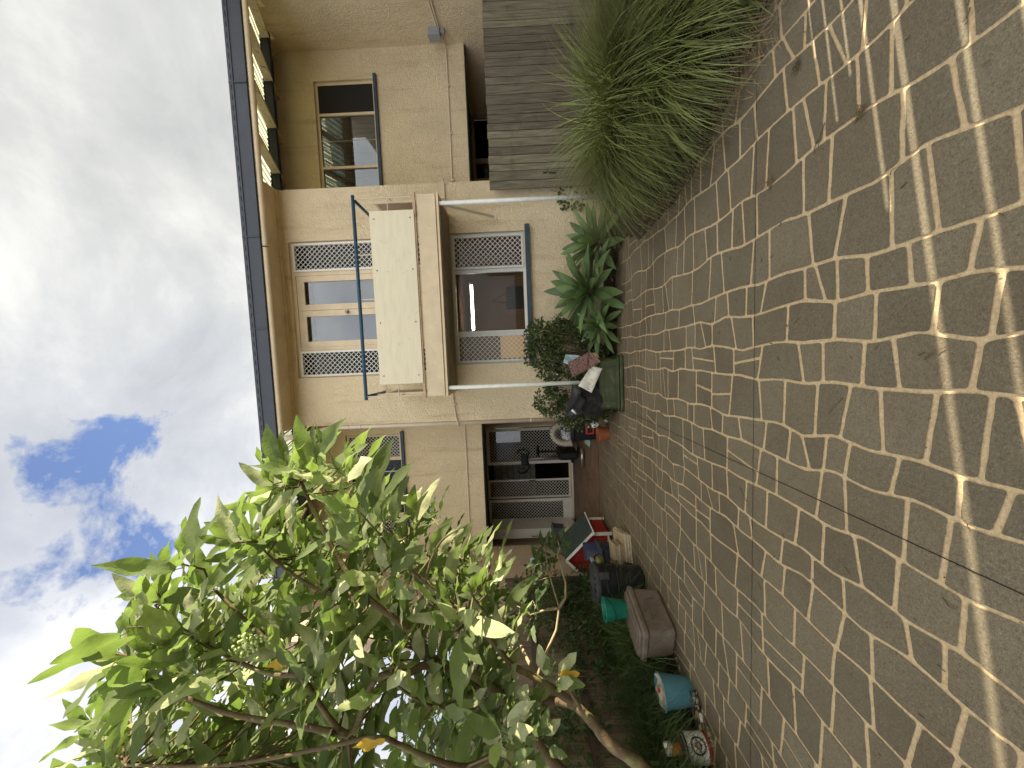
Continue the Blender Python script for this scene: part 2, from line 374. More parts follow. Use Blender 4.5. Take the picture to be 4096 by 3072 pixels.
# patterned concrete: tan joints, dark stones laid as wavy bands cut into irregular pieces
PX0, PX1, PY0, PY1 = -3.75, 3.2, -1.2, 7.28
pv = MB(); pv.add([(PX0, PY0, 0), (PX1, PY0, 0), (PX1, PY1, 0), (PX0, PY1, 0)], [(0, 1, 2, 3)])
rp = random.Random(21); V2 = lambda a, b_: Vector((a, b_))
bands = []; x = PX0 + 0.05
while x < PX1 - 0.05: bands.append(x); x += rp.uniform(0.17, 0.31)
bands.append(PX1 - 0.03)
wob = [[(rp.uniform(0.006, 0.026), rp.uniform(2.0, 6.5), rp.uniform(0, 6.3)) for _ in range(3)] for _ in bands]
kinks = [[rp.uniform(-0.028, 0.028) for _ in range(60)] for _ in bands]
def bx_(i, y):
    if i in (0, len(bands)-1): return bands[i]
    t = (y-PY0)/0.19; k = int(t); f = t-k
    return bands[i] + kinks[i][k]*(1-f) + kinks[i][k+1]*f
def bx_old(i, y): return bands[i] + sum(a*math.sin(f*y+p) for a, f, p in wob[i]) * (0 if i in (0, len(bands)-1) else 1)
def chaikin(p, k=2):
    for _ in range(k):
        q = []
        for i in range(len(p)):
            a, b_ = p[i], p[(i+1) % len(p)]; q += [a*0.75+b_*0.25, a*0.25+b_*0.75]
        p = q
    return p
def shrink(p, d):
    n = len(p); out = []
    area = sum(p[i].x*p[(i+1) % n].y - p[(i+1) % n].x*p[i].y for i in range(n))
    sgn = 1 if area > 0 else -1
    for i in range(n):
        a, b_, c_ = p[i-1], p[i], p[(i+1) % n]
        e1 = (b_-a); e2 = (c_-b_)
        n1_ = Vector((-e1.y, e1.x))*sgn; n2_ = Vector((-e2.y, e2.x))*sgn
        n1_.normalize(); n2_.normalize(); nn = n1_+n2_
        if nn.length < 1e-5: nn = n1_.copy()
        nn.normalize(); k = min(2.0, 1/max(0.5, nn.dot(n1_)))
        out.append(b_ + nn*d*k)
    return out
def stone(poly):
    # poly: list of 2D corner points; subdivide edges with wobble, shrink, round
    pts = []
    for i in range(len(poly)):
        a, b_ = poly[i], poly[(i+1) % len(poly)]; L = (b_-a).length
        if L < 0.015: continue
        pts.append(a)
        k = max(1, int(L/0.032)); nn = Vector((-(b_-a).y, (b_-a).x)).normalized()
        for j in range(1, k): pts.append(a.lerp(b_, j/k) + nn*rp.uniform(-0.0022, 0.0022))
    if len(pts) < 3: return
    pts = shrink(pts, rp.uniform(0.0072, 0.0090)); my = sum(p.y for p in pts)/len(pts); hy = max(0.03, (max(p.y for p in pts)-min(p.y for p in pts))/2); pts = [V2(p.x, my+(p.y-my)*(1-0.0030/hy)) for p in pts]; pts = chaikin(pts, 2)
    if sum(pts[i].x*pts[(i+1) % len(pts)].y - pts[(i+1) % len(pts)].x*pts[i].y for i in range(len(pts))) < 0: pts.reverse()
    pv.add([(q.x, q.y, 0.004) for q in pts], [tuple(range(len(pts)))], 1)
for i in range(len(bands)-1):
    w = bands[i+1]-bands[i]
    y = PY0 + 0.03; tl = tr_ = 0.0
    while y < PY1 - 0.04:
        L = rp.choice((rp.uniform(0.12, 0.2), rp.uniform(0.18, 0.32)))
        L *= 0.92+0.09*max(0, y)
        y2 = min(y+L, PY1-0.02)
        if PY1 - y2 < 0.1: y2 = PY1-0.02
        last = y2 >= PY1-0.03
        nl, nr = (0, 0) if last else (rp.uniform(-0.035, 0.035), rp.uniform(-0.035, 0.035))
        ya, yb, yc, yd = y+tl, y2+nl, y2+nr, y+tr_
        left = [V2(bx_(i, ya+(yb-ya)*k/3), ya+(yb-ya)*k/3) for k in range(4)]
        right = [V2(bx_(i+1, yd+(yc-yd)*k/3), yd+(yc-yd)*k/3) for k in range(4)]
        if w > 0.2 and L > 0.26 and rp.random() < 0.30:      # long stone split lengthwise
            k = rp.uniform(0.35, 0.65); m0 = left[0].lerp(right[0], k); m1 = left[3].lerp(right[3], rp.uniform(0.35, 0.65))
            stone(left[::-1] + [m0, m1]) if False else stone([*left, m1, m0]); stone([m0, m1, *right[::-1]])
        elif rp.random() < 0.13 and L > 0.2:                 # oblique cut
            a1 = left[1]; b1 = right[2]
            stone([left[0], left[1], b1, right[1], right[0]]); stone([a1, left[2], left[3], right[3], b1])
        else: stone([*left, *right[::-1]])
        y, tl, tr_ = y2, nl, nr
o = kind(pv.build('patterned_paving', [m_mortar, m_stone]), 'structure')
# saw cuts
sc = MB(); z = 0.0065
sc.add([(-0.794, 0.3, z), (-0.790, 0.3, z), (-0.830, 7.27, z), (-0.834, 7.27, z)], [(0, 1, 2, 3)])
sc.add([(-3.3, 2.482, z), (1.66, 2.438, z), (1.66, 2.4415, z), (-3.3, 2.4855, z)], [(0, 1, 2, 3)])
kind(sc.build('saw_cut', m_black), 'structure')
# concrete slab in the left recess, rising gently to the door
def floor_z(y): return 0.006 + 0.046*max(0, y-7.28)
sb = MB(); sb.add([(-5.2, 7.30, 0.004), (-1.0, 7.30, 0.004), (-1.0, 10.2, floor_z(10.2)), (-5.2, 10.2, floor_z(10.2))], [(0, 1, 2, 3)])
sb.add([(2.9, 6.5, 0.004), (6.3, 6.5, 0.004), (6.3, 10.2, 0.10), (2.9, 10.2, 0.10)], [(0, 1, 2, 3)])
kind(sb.build('concrete_slab', mat('brown_concrete', (0.17, 0.105, 0.058), 0.8, 0.25, 2.5, 0.3, 50, stain=((0.09, 0.055, 0.03), 3, 0.5, 0.5))), 'structure')
def polybed(name, pts, z=0.012):
    q = MB(); n = len(pts); jit = []
    for i in range(n):
        a, b_ = V2(*pts[i]), V2(*pts[(i+1) % n]); k = max(1, int((b_-a).length/0.12))
        for j in range(k): jit.append(a.lerp(b_, j/k) + V2(random.uniform(-.03, .03), random.uniform(-.03, .03)))
    q.add([(p.x, p.y, z) for p in jit], [tuple(range(len(jit)))]); return kind(q.build(name, m_soil), 'structure')
polybed('garden_bed', [(-4.2, 1.2), (-3.75, 1.2), (-3.72, 2.6), (-3.55, 3.1), (-3.4, 3.5), (-3.15, 3.75), (-3.0, 4.2), (-3.05, 4.9), (-3.2, 5.6), (-3.2, 7.25), (-4.2, 7.25)])
polybed('garden_bed', [(3.4, 1.2), (2.4, 1.3), (2.1, 2.2), (1.85, 2.45), (1.68, 2.8), (1.45, 3.3), (1.36, 4.0), (1.35, 4.6), (1.6, 5.3), (1.3, 5.72), (-0.9, 5.78), (-0.98, 6.5), (6.2, 6.5), (6.2, 1.2)])

# ------------------------------------------------------------------ house
house = thing('house', (1.0, 6.5, 0), 'two storey cream stucco house with small blue railed balcony and recessed wings', 'house')
YB, YU, YD = 6.5, 7.8, 10.0        # bay front, upper recess walls, lower recess walls
def wall_y(y, th, x0, x1, z0, z1, holes, q=None):
    q = q or MB(); xs = sorted({x0, x1, *[h[0] for h in holes], *[h[1] for h in holes]}); zs = sorted({z0, z1, *[h[2] for h in holes], *[h[3] for h in holes]})
    inh = lambda x, z: any(h[0] < x < h[1] and h[2] < z < h[3] for h in holes)
    for a, b_ in zip(xs, xs[1:]):
        for c_, d_ in zip(zs, zs[1:]):
            if inh((a+b_)/2, (c_+d_)/2): continue
            q.add([(a, y, c_), (b_, y, c_), (b_, y, d_), (a, y, d_)], [(0, 1, 2, 3)])
            q.add([(a, y+th, c_), (b_, y+th, c_), (b_, y+th, d_), (a, y+th, d_)], [(3, 2, 1, 0)])
    for (a, b_, c_, d_) in list(holes) + [(x0, x1, z0, z1)]:
        q.add([(a, y, c_), (b_, y, c_), (b_, y+th, c_), (a, y+th, c_)], [(0, 1, 2, 3)]); q.add([(a, y, d_), (b_, y, d_), (b_, y+th, d_), (a, y+th, d_)], [(3, 2, 1, 0)])
        q.add([(a, y, c_), (a, y+th, c_), (a, y+th, d_), (a, y, d_)], [(0, 1, 2, 3)]); q.add([(b_, y, c_), (b_, y+th, c_), (b_, y+th, d_), (b_, y, d_)], [(3, 2, 1, 0)])
    return q
def wall_x(x, th, y0, y1, z0, z1, holes=(), q=None):
    t_ = wall_y(0, th, y0, y1, z0, z1, holes); q = q or MB()
    q.add([(x+v.y, v.x, v.z) for v in t_.v], t_.f); return q
# openings from the photograph, put on their own wall planes
WL = (P(1950, 1455, YB).x, P(1950, 927, YB).x, P(2108, 1200, YB).z, P(1812, 1200, YB).z)       # lower bay window
FD = (P(1300, 1510, YB).x, P(1300, 962, YB).x, 2.98, P(1172, 1250, YB).z)                     # french door
WR = (P(1400, 900, YU).x, P(1400, 318, YU).x, P(1512, 600, YU).z, P(1272, 600, YU).z)          # right upper window
WR = (2.95, WR[1], WR[2], WR[3])
WU = (P(1500, 2150, YU).x, P(1500, 1738, YU).x, P(1607, 1800, YU).z, P(1385, 1800, YU).z)      # left upper window
BX0, BX1 = -1.06, 2.98
q = wall_y(YB, 0.2, BX0, BX1, -0.2, 5.49, [WL, FD])
wall_x(BX0, 0.2, YB+0.2, YD, -0.2, 5.7, (), q); wall_x(BX1-0.2, 0.2, YB+0.2, YD, -0.2, 5.7, (), q)
q.build('wall', m_wall, house)
WX, LX = 6.2, -4.1
ZB = P(1878, 700, YU).z
wall_y(YU, 0.15, BX1, WX, ZB, 6.12, [WR]).build('wall', m_wall, house)
wall_y(YU, 0.15, LX, BX0, P(1935, 1900, YU).z, 6.12, [WU]).build('wall', m_wall, house)
# lower walls at the back of both recesses
DL = (P(2100, 2128, YD).x, P(2100, 1702, YD).x, floor_z(YD)+0.05, P(1945, 1900, YD).z)
LW = (P(1900, 722, YD).x, P(1900, 372, YD).x, 1.0, P(1885, 500, YD).z)
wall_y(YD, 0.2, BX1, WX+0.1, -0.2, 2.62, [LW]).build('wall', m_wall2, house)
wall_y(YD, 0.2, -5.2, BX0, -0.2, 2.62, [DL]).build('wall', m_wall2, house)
# side wings
q = wall_x(WX, 0.2, 5.0, 6.2, -0.2, 5.44); wall_x(WX, 0.2, 6.2, 6.85, -0.2, 5.62, (), q); wall_x(WX, 0.2, 6.85, 7.5, -0.2, 5.86, (), q); wall_x(WX, 0.2, 7.5, YD, -0.2, 6.06, (), q)
q.build('wing_wall', m_wall, house)
gb = MB(); xa_, xb_ = WX+0.21, WX+0.33; ys_ = [5.6, 6.1, 10.0]; zt_ = [5.3, 5.60, 6.95]
for a_, b2_, c2_, d2_ in ((5.95, 6.9, 5.50, 5.84), (6.9, 10.0, 5.84, 6.92)):
    gb.add([(x_, y_, z_) for x_ in (xa_, xb_) for y_, z_ in ((a_, 4.8), (b2_, 4.8), (b2_, d2_), (a_, c2_))], [(3, 2, 1, 0), (4, 5, 6, 7), (3, 7, 6, 2), (0, 4, 7, 3), (1, 2, 6, 5)])
gb.build('sun_block_gable', m_wall, house)  # unseen wall piece added to stop sun slipping under the roof onto the fence
wall_x(WX, 0.2, -5.0, 5.0, -0.2, 5.42, [(1.75, 3.15, 1.75, 4.15)]).build('wing_wall', m_wall, house)  # unseen stretch added to shade the ground, its opening lets sun reach the slits
wall_x(WX+0.4, 0.2, 4.4, 6.75, 3.0, 7.8).build('sun_block_wall', m_wall, house)  # unseen block added to keep sun off the left wing and fence
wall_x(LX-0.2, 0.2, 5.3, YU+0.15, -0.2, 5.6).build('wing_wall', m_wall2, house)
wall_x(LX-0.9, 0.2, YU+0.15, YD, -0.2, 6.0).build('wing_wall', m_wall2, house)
# floor over the recesses (its dark underside shows as a strip above the lower openings)
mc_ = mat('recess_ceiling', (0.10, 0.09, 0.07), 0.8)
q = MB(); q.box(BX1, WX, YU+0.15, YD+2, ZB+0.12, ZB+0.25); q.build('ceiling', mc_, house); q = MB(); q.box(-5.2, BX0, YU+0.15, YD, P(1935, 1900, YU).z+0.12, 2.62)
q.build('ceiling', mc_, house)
q = MB(); zb = P(1935, 1900, YU).z
q.box(BX1+0.01, WX-0.01, YU+0.02, YU+0.1, ZB-0.02, ZB); q.build('opening_trim', m_green, house); q = MB(); q.box(LX, BX0-0.01, YU+0.02, YU+0.1, zb-0.02, zb)
q.build('opening_trim', m_green, house)
# rooms behind the openings
def room(x0, x1, y0, y1, z0, z1, mt, backhole=None, name='interior_wall'):
    q = MB()
    q.add([(x0, y0, z0), (x1, y0, z0), (x1, y1, z0), (x0, y1, z0)], [(0, 1, 2, 3)]); q.add([(x0, y0, z1), (x1, y0, z1), (x1, y1, z1), (x0, y1, z1)], [(3, 2, 1, 0)])
    q.add([(x0, y0, z0), (x0, y1, z0), (x0, y1, z1), (x0, y0, z1)], [(0, 1, 2, 3)]); q.add([(x1, y0, z0), (x1, y1, z0), (x1, y1, z1), (x1, y0, z1)], [(3, 2, 1, 0)])
    if backhole:
        h = backhole; t_ = wall_y(y1, 0.05, x0, x1, z0, z1, [h]); q.add(t_.v, t_.f)
    else: q.add([(x0, y1, z0), (x1, y1, z0), (x1, y1, z1), (x0, y1, z1)], [(3, 2, 1, 0)])
    return q.build(name, mt, house)
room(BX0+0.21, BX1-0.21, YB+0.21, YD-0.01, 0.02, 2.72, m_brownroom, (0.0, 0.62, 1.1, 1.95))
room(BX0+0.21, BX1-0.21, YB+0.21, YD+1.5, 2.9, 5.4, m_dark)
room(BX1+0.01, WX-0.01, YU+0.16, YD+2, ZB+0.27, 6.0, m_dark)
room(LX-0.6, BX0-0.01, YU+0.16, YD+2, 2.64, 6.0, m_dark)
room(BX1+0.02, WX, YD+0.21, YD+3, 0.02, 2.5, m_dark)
m_tile = None
def tilemat():
    M = bpy.data.materials.new('white_tiles'); M.use_nodes = True; t = M.node_tree; b = t.nodes['Principled BSDF']
    pos = N('ShaderNodeNewGeometry', t).outputs['Position']; q_ = N('ShaderNodeMapping', t); q_.inputs['Rotation'].default_value = (R(90), 0, 0); t.links.new(pos, q_.inputs[0])
    br = N('ShaderNodeTexBrick', t); t.links.new(q_.outputs[0], br.inputs['Vector']); br.inputs['Color1'].default_value = (0.85, 0.82, 0.76, 1); br.inputs['Color2'].default_value = (0.78, 0.75, 0.70, 1)
    br.inputs['Mortar'].default_value = (0.16, 0.14, 0.12, 1); br.inputs['Scale'].default_value = 1.0; br.inputs['Brick Width'].default_value = 0.3; br.inputs['Row Height'].default_value = 0.2; br.inputs['Mortar Size'].default_value = 0.006
    t.links.new(br.outputs[0], b.inputs['Base Color']); b.inputs['Roughness'].default_value = 0.3; return M
m_tile = tilemat()
room(-5.19, BX0-0.02, YD+0.21, 13.6, 0.16, 2.6, m_dark, (-3.1, -2.0, 1.5, 2.4))
q = MB(); q.box(-4.75, -3.62, 12.5, 12.6, 1.05, 2.45); q.build('tiled_wall', m_tile, house)

# ---- windows
def bars(q, x0, x1, z0, z1, Y, w, d=0.05, mi=0):
    q.box(x0, x1, Y, Y+d, z0, z0+w, mi); q.box(x0, x1, Y, Y+d, z1-w, z1, mi)
    q.box(x0, x0+w, Y, Y+d, z0+w, z1-w, mi); q.box(x1-w, x1, Y, Y+d, z0+w, z1-w, mi); return q
def diamond(x0, x1, z0, z1, Y, p=0.085, w=0.0045):
    # woven diamond security mesh: crossing diagonal bars clipped to the rectangle
    q = MB()
    for s_ in (1, -1):
        c0 = (z0 - x1) if s_ == 1 else (z0 + x0); c1 = (z1 - x0) if s_ == 1 else (z1 + x1)
        c_ = c0 + (p - (c0 % p))
        while c_ < c1:
            pts = []
            for xx in (x0, x1):
                zz = s_*xx + c_
                if z0 <= zz <= z1: pts.append((xx, zz))
            for zz in (z0, z1):
                xx = (zz-c_)/s_
                if x0 < xx < x1: pts.append((xx, zz))
            if len(pts) >= 2 and (abs(pts[0][0]-pts[1][0]) > 0.01):
                a, b_ = pts[0], pts[1]; yo = Y + (0.004 if s_ == 1 else 0)
                d = Vector((b_[0]-a[0], 0, b_[1]-a[1])).normalized(); n_ = Vector((-d.z, 0, d.x))*w
                A = Vector((a[0], yo, a[1])); B = Vector((b_[0], yo, b_[1])); u = Vector((0, 0.004, 0))
                q.add([A-n_, A+n_, B+n_, B-n_, A-n_+u, A+n_+u, B+n_+u, B-n_+u], [(3, 2, 1, 0), (0, 1, 5, 4), (2, 3, 7, 6), (4, 5, 6, 7)])
            c_ += p
    return q
def pane(par, x0, x1, z0, z1, Y, mt, name='glass'):
    q = MB(); q.box(x0, x1, Y, Y+0.006, z0, z1); return q.build(name, mt, par)
def screen(par, x0, x1, z0, z1, Y, fw=0.03, mt=None, p=0.085, name='security_screen'):
    q = bars(MB(), x0, x1, z0, z1, Y, fw, 0.028); f = q.build(name, mt or m_white, par)
    diamond(x0+fw, x1-fw, z0+fw, z1-fw, Y+0.008, p).build('diamond_mesh', m_wire, par); return f
# lower bay window
x0, x1, z0, z1 = WL; Y = YB+0.07
q = bars(MB(), x0, x1, z0, z1, Y, 0.045, 0.07)
xa, xb = P(1950, 1083, Y).x, P(1950, 1330, Y).x
q.box(xa-0.03, xa+0.03, Y, Y+0.07, z0+0.045, z1-0.045); q.box(xb-0.03, xb+0.03, Y, Y+0.07, z0+0.045, z1-0.045)
win = q.build('window', m_alu, house)
pane(win, x0+0.045, x1-0.045, z0+0.045, z1-0.045, Y+0.04, m_glassl)
screen(win, xa+0.032, x1-0.03, z0+0.03, z1-0.03, Y-0.032, 0.035, m_alu); screen(win, x0+0.03, xb-0.032, z0+0.03, z1-0.03, Y-0.032, 0.035, m_alu)
q = MB(); q.box(x0-0.06, x1+0.08, YB-0.075, YB+0.11, z0-0.075, z0-0.002); q.build('sill', m_sill, win)
# right upper window (dark screens, vertical blinds)
x0, x1, z0, z1 = WR; Y = YU+0.06
q = bars(MB(), x0, x1, z0, z1, Y, 0.05, 0.06)
xa, xb = P(1400, 455, Y).x, P(1400, 668, Y).x
for k in (xa, xb): q.box(k-0.025, k+0.025, Y, Y+0.06, z0+0.05, z1-0.05)
win = q.build('window', m_cream, house)
pane(win, x0+0.05, xa-0.025, z0+0.05, z1-0.05, Y+0.03, m_glass); pane(win, xa+0.03, x1-0.05, z0+0.05, z1-0.05, Y+0.004, mat('insect_screen', (0.022, 0.02, 0.018), 0.9), 'insect_screen')
q = MB(); k = P(1400, 558, Y).x; q.box(k-0.01, k+0.01, Y+0.036, Y+0.05, z0+0.05, z1-0.05); q.build('glazing_bar', m_cream, win)
q = MB(); q.box(x0, x1+0.06, YU-0.06, YU+0.1, z0-0.06, z0-0.002); q.build('sill', m_sill, win)
q = MB(); xx = x0+0.05
while xx < x1-0.3: q.box(xx, xx+0.085, Y+0.12, Y+0.125, z0, z1); xx += 0.095
q.build('vertical_blind', mat('dark_blind', (0.05, 0.045, 0.04), 0.8), win)
# left upper window
x0, x1, z0, z1 = WU; Y = YU+0.06
q = bars(MB(), x0, x1, z0, z1, Y, 0.045, 0.06)
xa, xb = P(1500, 1838, Y).x, P(1500, 2060, Y).x
for k in (xa, xb): q.box(k-0.025, k+0.025, Y, Y+0.06, z0+0.045, z1-0.045)
win = q.build('window', m_cream, house); pane(win, x0+0.045, x1-0.045, z0+0.045, z1-0.045, Y+0.035, m_glassl)
screen(win, xa+0.02, x1-0.02, z0+0.02, z1-0.02, Y-0.03, 0.035, m_cream, 0.075); screen(win, x0+0.02, xb-0.02, z0+0.02, z1-0.02, Y-0.03, 0.035, m_cream, 0.075)
q = MB(); k = P(1500, 1890, Y).x; q.box(k-0.01, k+0.01, Y+0.042, Y+0.055, z0+0.045, z1-0.045); q.build('glazing_bar', m_white, win)
q = MB(); q.box(x0-0.03, x1+0.05, YU-0.06, YU+0.1, z0-0.06, z0-0.002); q.build('sill', m_sill, win)
# lower right window behind the fence
x0, x1, z0, z1 = LW; Y = YD+0.05
q = bars(MB(), x0, x1, z0, z1, Y, 0.07, 0.07)
for yy in (465, 645): k = P(1900, yy, Y).x; q.box(k-0.06, k+0.06, Y, Y+0.07, z0+0.07, z1-0.07)
win = q.build('window', mat('mauve_frame', (0.36, 0.27, 0.20), 0.6), house); pane(win, x0+0.07, x1-0.07, z0+0.07, z1-0.07, Y+0.04, m_glass2)
# french door with side lights
x0, x1, z0, z1 = FD; Y = YB+0.06
q = bars(MB(), x0, x1, z0, z1, Y, 0.055, 0.08)
sA, sB = P(1300, 1092, Y).x, P(1300, 1396, Y).x
for k in (sA, sB): q.box(k-0.035, k+0.035, Y, Y+0.08, z0+0.055, z1-0.055)
fd = q.build('french_door', m_cream, house)
screen(fd, sA+0.03, x1-0.02, z0+0.03, z1-0.05, Y-0.03, 0.035); screen(fd, x0+0.02, sB-0.03, z0+0.03, z1-0.05, Y-0.03, 0.035)
pane(fd, sA+0.035, x1-0.055, z0+0.055, z1-0.055, Y+0.05, m_glass2); pane(fd, x0+0.055, sB-0.035, z0+0.055, z1-0.055, Y+0.05, m_glass2)
mid = P(1300, 1240, Y).x
for (a, b_) in ((sB+0.037, mid-0.003), (mid+0.003, sA-0.037)):
    q = MB(); d0 = Y+0.01
    q.box(a, a+0.10, d0, d0+0.045, z0+0.06, z1-0.06); q.box(b_-0.10, b_, d0, d0+0.045, z0+0.06, z1-0.06)
    q.box(a+0.10, b_-0.10, d0, d0+0.045, z1-0.06-0.13, z1-0.06); q.box(a+0.10, b_-0.10, d0, d0+0.045, z0+0.06, z0+0.25)
    lf = q.build('door_leaf', m_cream, fd)
    pane(fd, a+0.1, b_-0.1, z0+0.25, z1-0.19, d0+0.02, m_glass)
zk = P(1390, 1248, Y).z
q = MB(); q.lathe([(0.0001, -0.065), (0.02, -0.062), (0.028, -0.05), (0.022, -0.03), (0.012, -0.02), (0.012, -0.004), (0.03, -0.003), (0.03, 0)], (mid-0.05, Y+0.01, zk), 16, Matrix.Rotation(R(-90), 3, 'X')); q.build('door_knob', mat('steel', (0.35, 0.33, 0.30), 0.3, metal=0.9), fd, True)
q = MB(); q.box(sB+0.04, sA-0.04, Y+0.17, Y+0.175, z0, z1-0.27); q.build('curtain', m_curtain, fd)
# ground floor sliding door, hinged timber door folded open at the far left
x0, x1, z0, z1 = DL; Y = YD+0.02
q = bars(MB(), x0, x1, z0, z1, Y, 0.05, 0.1)
sd = q.build('sliding_door', m_cream, house)
def panel(ya, yb, YY, fw, zb_, zt, p=0.085, nm='door_panel'):
    a, b_ = P(2100, yb, YY).x, P(2100, ya, YY).x
    pl = bars(MB(), a, b_, zb_, zt, YY, fw, 0.03); pl.build(nm, m_white, sd)
    diamond(a+fw, b_-fw, zb_+fw, zt-fw, YY+0.01, p).build('diamond_mesh', m_wire, sd)
    return a, b_
panel(1712, 1856, Y-0.03, 0.075, z0+0.02, z1-0.05)
panel(1918, 1992, Y-0.03, 0.045, z0+0.02, z1-0.05)
a, b_ = P(2100, 2090, Y-0.1).x, P(2100, 1996, Y-0.1).x
q = MB(); zl = z0-0.01; zt = z1-0.05
q.box(b_-0.07, b_, Y-0.12, Y-0.08, zl, zt); q.box(a, a+0.03, Y-0.12, Y-0.08, zl, zt); q.box(a+0.03, b_-0.07, Y-0.12, Y-0.08, zt-0.06, zt); q.box(a+0.03, b_-0.07, Y-0.12, Y-0.08, zl, zl+0.26)
q.build('door_panel', m_white, sd); diamond(a+0.03, b_-0.07, zl+0.26, zt-0.06, Y-0.105).build('diamond_mesh', m_wire, sd)
pane(sd, P(2100, 1994, Y).x, P(2100, 1925, Y).x, z0+0.05, z1-0.05, Y+0.05, m_glass2)
pane(sd, P(2100, 1854, Y).x, x1-0.05, z0+0.05, z1-0.05, Y+0.05, m_glass2)
q = MB(); k = P(2100, 1922, Y).x; q.box(k-0.012, k+0.012, Y-0.05, Y-0.03, 1.15, 1.32); q.build('handle', m_black, sd)
xl = P(2050, 2128, 9.4).x
q = MB(); q.box(xl, P(2050, 2118, 9.3).x, 9.3, 9.96, 0.2, 2.36); q.box(xl-0.14, xl-0.001, 9.32, 9.36, 0.2, 2.36)
q.build('timber_door', m_white, sd)
q = MB(); q.box(P(2000, 2112, 9.9).x, P(2000, 2092, 9.9).x, 9.88, 9.92, 0.25, 2.36); q.build('door_jamb', mat('khaki_board', (0.22, 0.19, 0.12), 0.8), sd)
q = MB(); q.tube([(xl-0.07, 9.30, 1.32), (xl-0.07, 9.27, 1.32), (xl-0.07, 9.27, 1.18), (xl-0.07, 9.30, 1.18)], 0.01, 6); q.build('handle', mat('dark_brass', (0.05, 0.04, 0.03), 0.4, metal=0.5), sd)
q = MB(); q.box(x0-0.2, x1, Y-0.09, Y+0.1, z0-0.05, z0-0.002); q.build('threshold', m_white, sd)

# ---- roof, gutter, soffit, rafters
GY = 5.98
gz0, gz1 = P(1023, 768, GY).z, P(955, 768, GY).z
q = MB(); GX0, GX1 = -4.6, 8.5
q.box(GX0, GX1, GY, GY+0.008, gz0, gz1-0.07); q.box(GX0, GX1, GY-0.012, GY+0.012, gz1-0.07, gz1)
q.box(GX0, GX1, GY+0.008, GY+0.13, gz0, gz0+0.008)
xx = GX0
while xx < GX1: q.box(xx, xx+0.075, GY-0.0145, GY-0.012, gz1-0.042, gz1-0.032, 1); xx += 0.15
for xx in (-3.1, 0.62, 2.05, 4.35): q.box(xx, xx+0.012, GY-0.016, GY-0.001, gz0-0.002, gz1+0.003)
q.build('gutter', [m_slate, m_black], house)
q = MB(); zf = gz0-0.015
q.tube([(GX0, GY+0.07, zf-0.02), (P(1100, 985, 6).x, GY+0.07, zf-0.02)], 0.045, 12, cap=False); q.tube([(P(1100, 980, 6).x, GY+0.07, zf-0.02), (GX1, GY+0.07, zf-0.02)], 0.045, 12, cap=False)
q.build('eave_moulding', m_cream, house, True)
q = MB(); q.box(BX0-0.02, BX1+0.02, GY+0.13, YB+0.3, 5.495, 5.515); q.box(GX0, GX1, GY+0.131, GY+0.16, gz0-0.02, gz0+0.13)
q.box(BX0, BX1, YB-0.03, YB-0.001, 5.455, 5.494)
q.box(BX0-0.02, BX0, GY+0.17, YB+0.2, 5.516, 5.8); q.box(BX1, BX1+0.02, GY+0.17, YB+0.2, 5.516, 5.8)
q.build('soffit', m_cream, house)
def rz(y): return gz0+0.13 + (y-GY-0.1)*math.tan(R(19.5))
def corr(x0, x1, y0, y1, mt, name):
    q = MB(); n = int((x1-x0)/0.0127); vs_ = []
    for i in range(n+1):
        xx = x0+(x1-x0)*i/n; a = 0.014*math.sin(2*math.pi*xx/0.0762)
        vs_ += [(xx, y0, rz(y0)+a), (xx, y1, rz(y1)+a)]
    q.add(vs_, [(2*i, 2*i+2, 2*i+3, 2*i+1) for i in range(n)]); return q.build(name, mt, house, True)
def sheetmat():
    M = bpy.data.materials.new('translucent_sheet'); M.use_nodes = True; t = M.node_tree; b = t.nodes['Principled BSDF']; out = t.nodes['Material Output']
    pos = N('ShaderNodeNewGeometry', t).outputs['Position']
    c = ramp(t, noise(t, pos, 5, 5, 0.7), [(0.35, (0.52, 0.52, 0.30)), (0.7, (0.85, 0.88, 0.66))])
    wv = N('ShaderNodeTexWave', t); wv.bands_direction = 'X'; wv.inputs['Scale'].default_value = 1/0.0762/2*math.pi*0.318; t.links.new(pos, wv.inputs[0])
    c = mixc(t, math_(t, 'MULTIPLY', ramp(t, wv.outputs[1], [(0.45, (0, 0, 0)), (0.6, (1, 1, 1))]), 0.85), c, (0.10, 0.10, 0.06))
    t.links.new(c, b.inputs['Base Color']); tr = N('ShaderNodeBsdfTranslucent', t); t.links.new(c, tr.inputs[0])
    mx = N('ShaderNodeMixShader', t); mx.inputs[0].default_value = 0.85; t.links.new(b.outputs[0], mx.inputs[1]); t.links.new(tr.outputs[0], mx.inputs[2]); t.links.new(mx.outputs[0], out.inputs[0])
    return M
m_sheet = sheetmat()
YT = 7.3
corr(BX1+0.1, GX1, GY+0.12, YT, m_sheet, 'translucent_roof_sheet'); corr(GX0, BX0-0.1, GY+0.12, YT, m_sheet, 'translucent_roof_sheet')
corr(BX0-0.1, BX1+0.1, GY+0.12, YT, m_roofdark, 'roof_sheet'); corr(GX0, GX1, YT, 12.5, m_roofdark, 'roof_sheet')
for (a, b_) in ((BX1+0.02, WX-0.01), (LX-0.4, BX0-0.02)):
    q = MB(); q.obox(((a+b_)/2, YT+0.03, rz(YT)-0.10), ((b_-a)/2, 0.03, 0.07)); q.add([(a, YT+0.06, rz(YT)-0.05), (b_, YT+0.06, rz(YT)-0.05), (b_, YU, rz(YU)-0.05), (a, YU, rz(YU)-0.05)], [(3, 2, 1, 0)])
    q.build('roof_underside', mat('dark_beam', (0.018, 0.018, 0.018), 0.8), house)
Mr = Matrix.Rotation(R(19.5), 3, 'X')
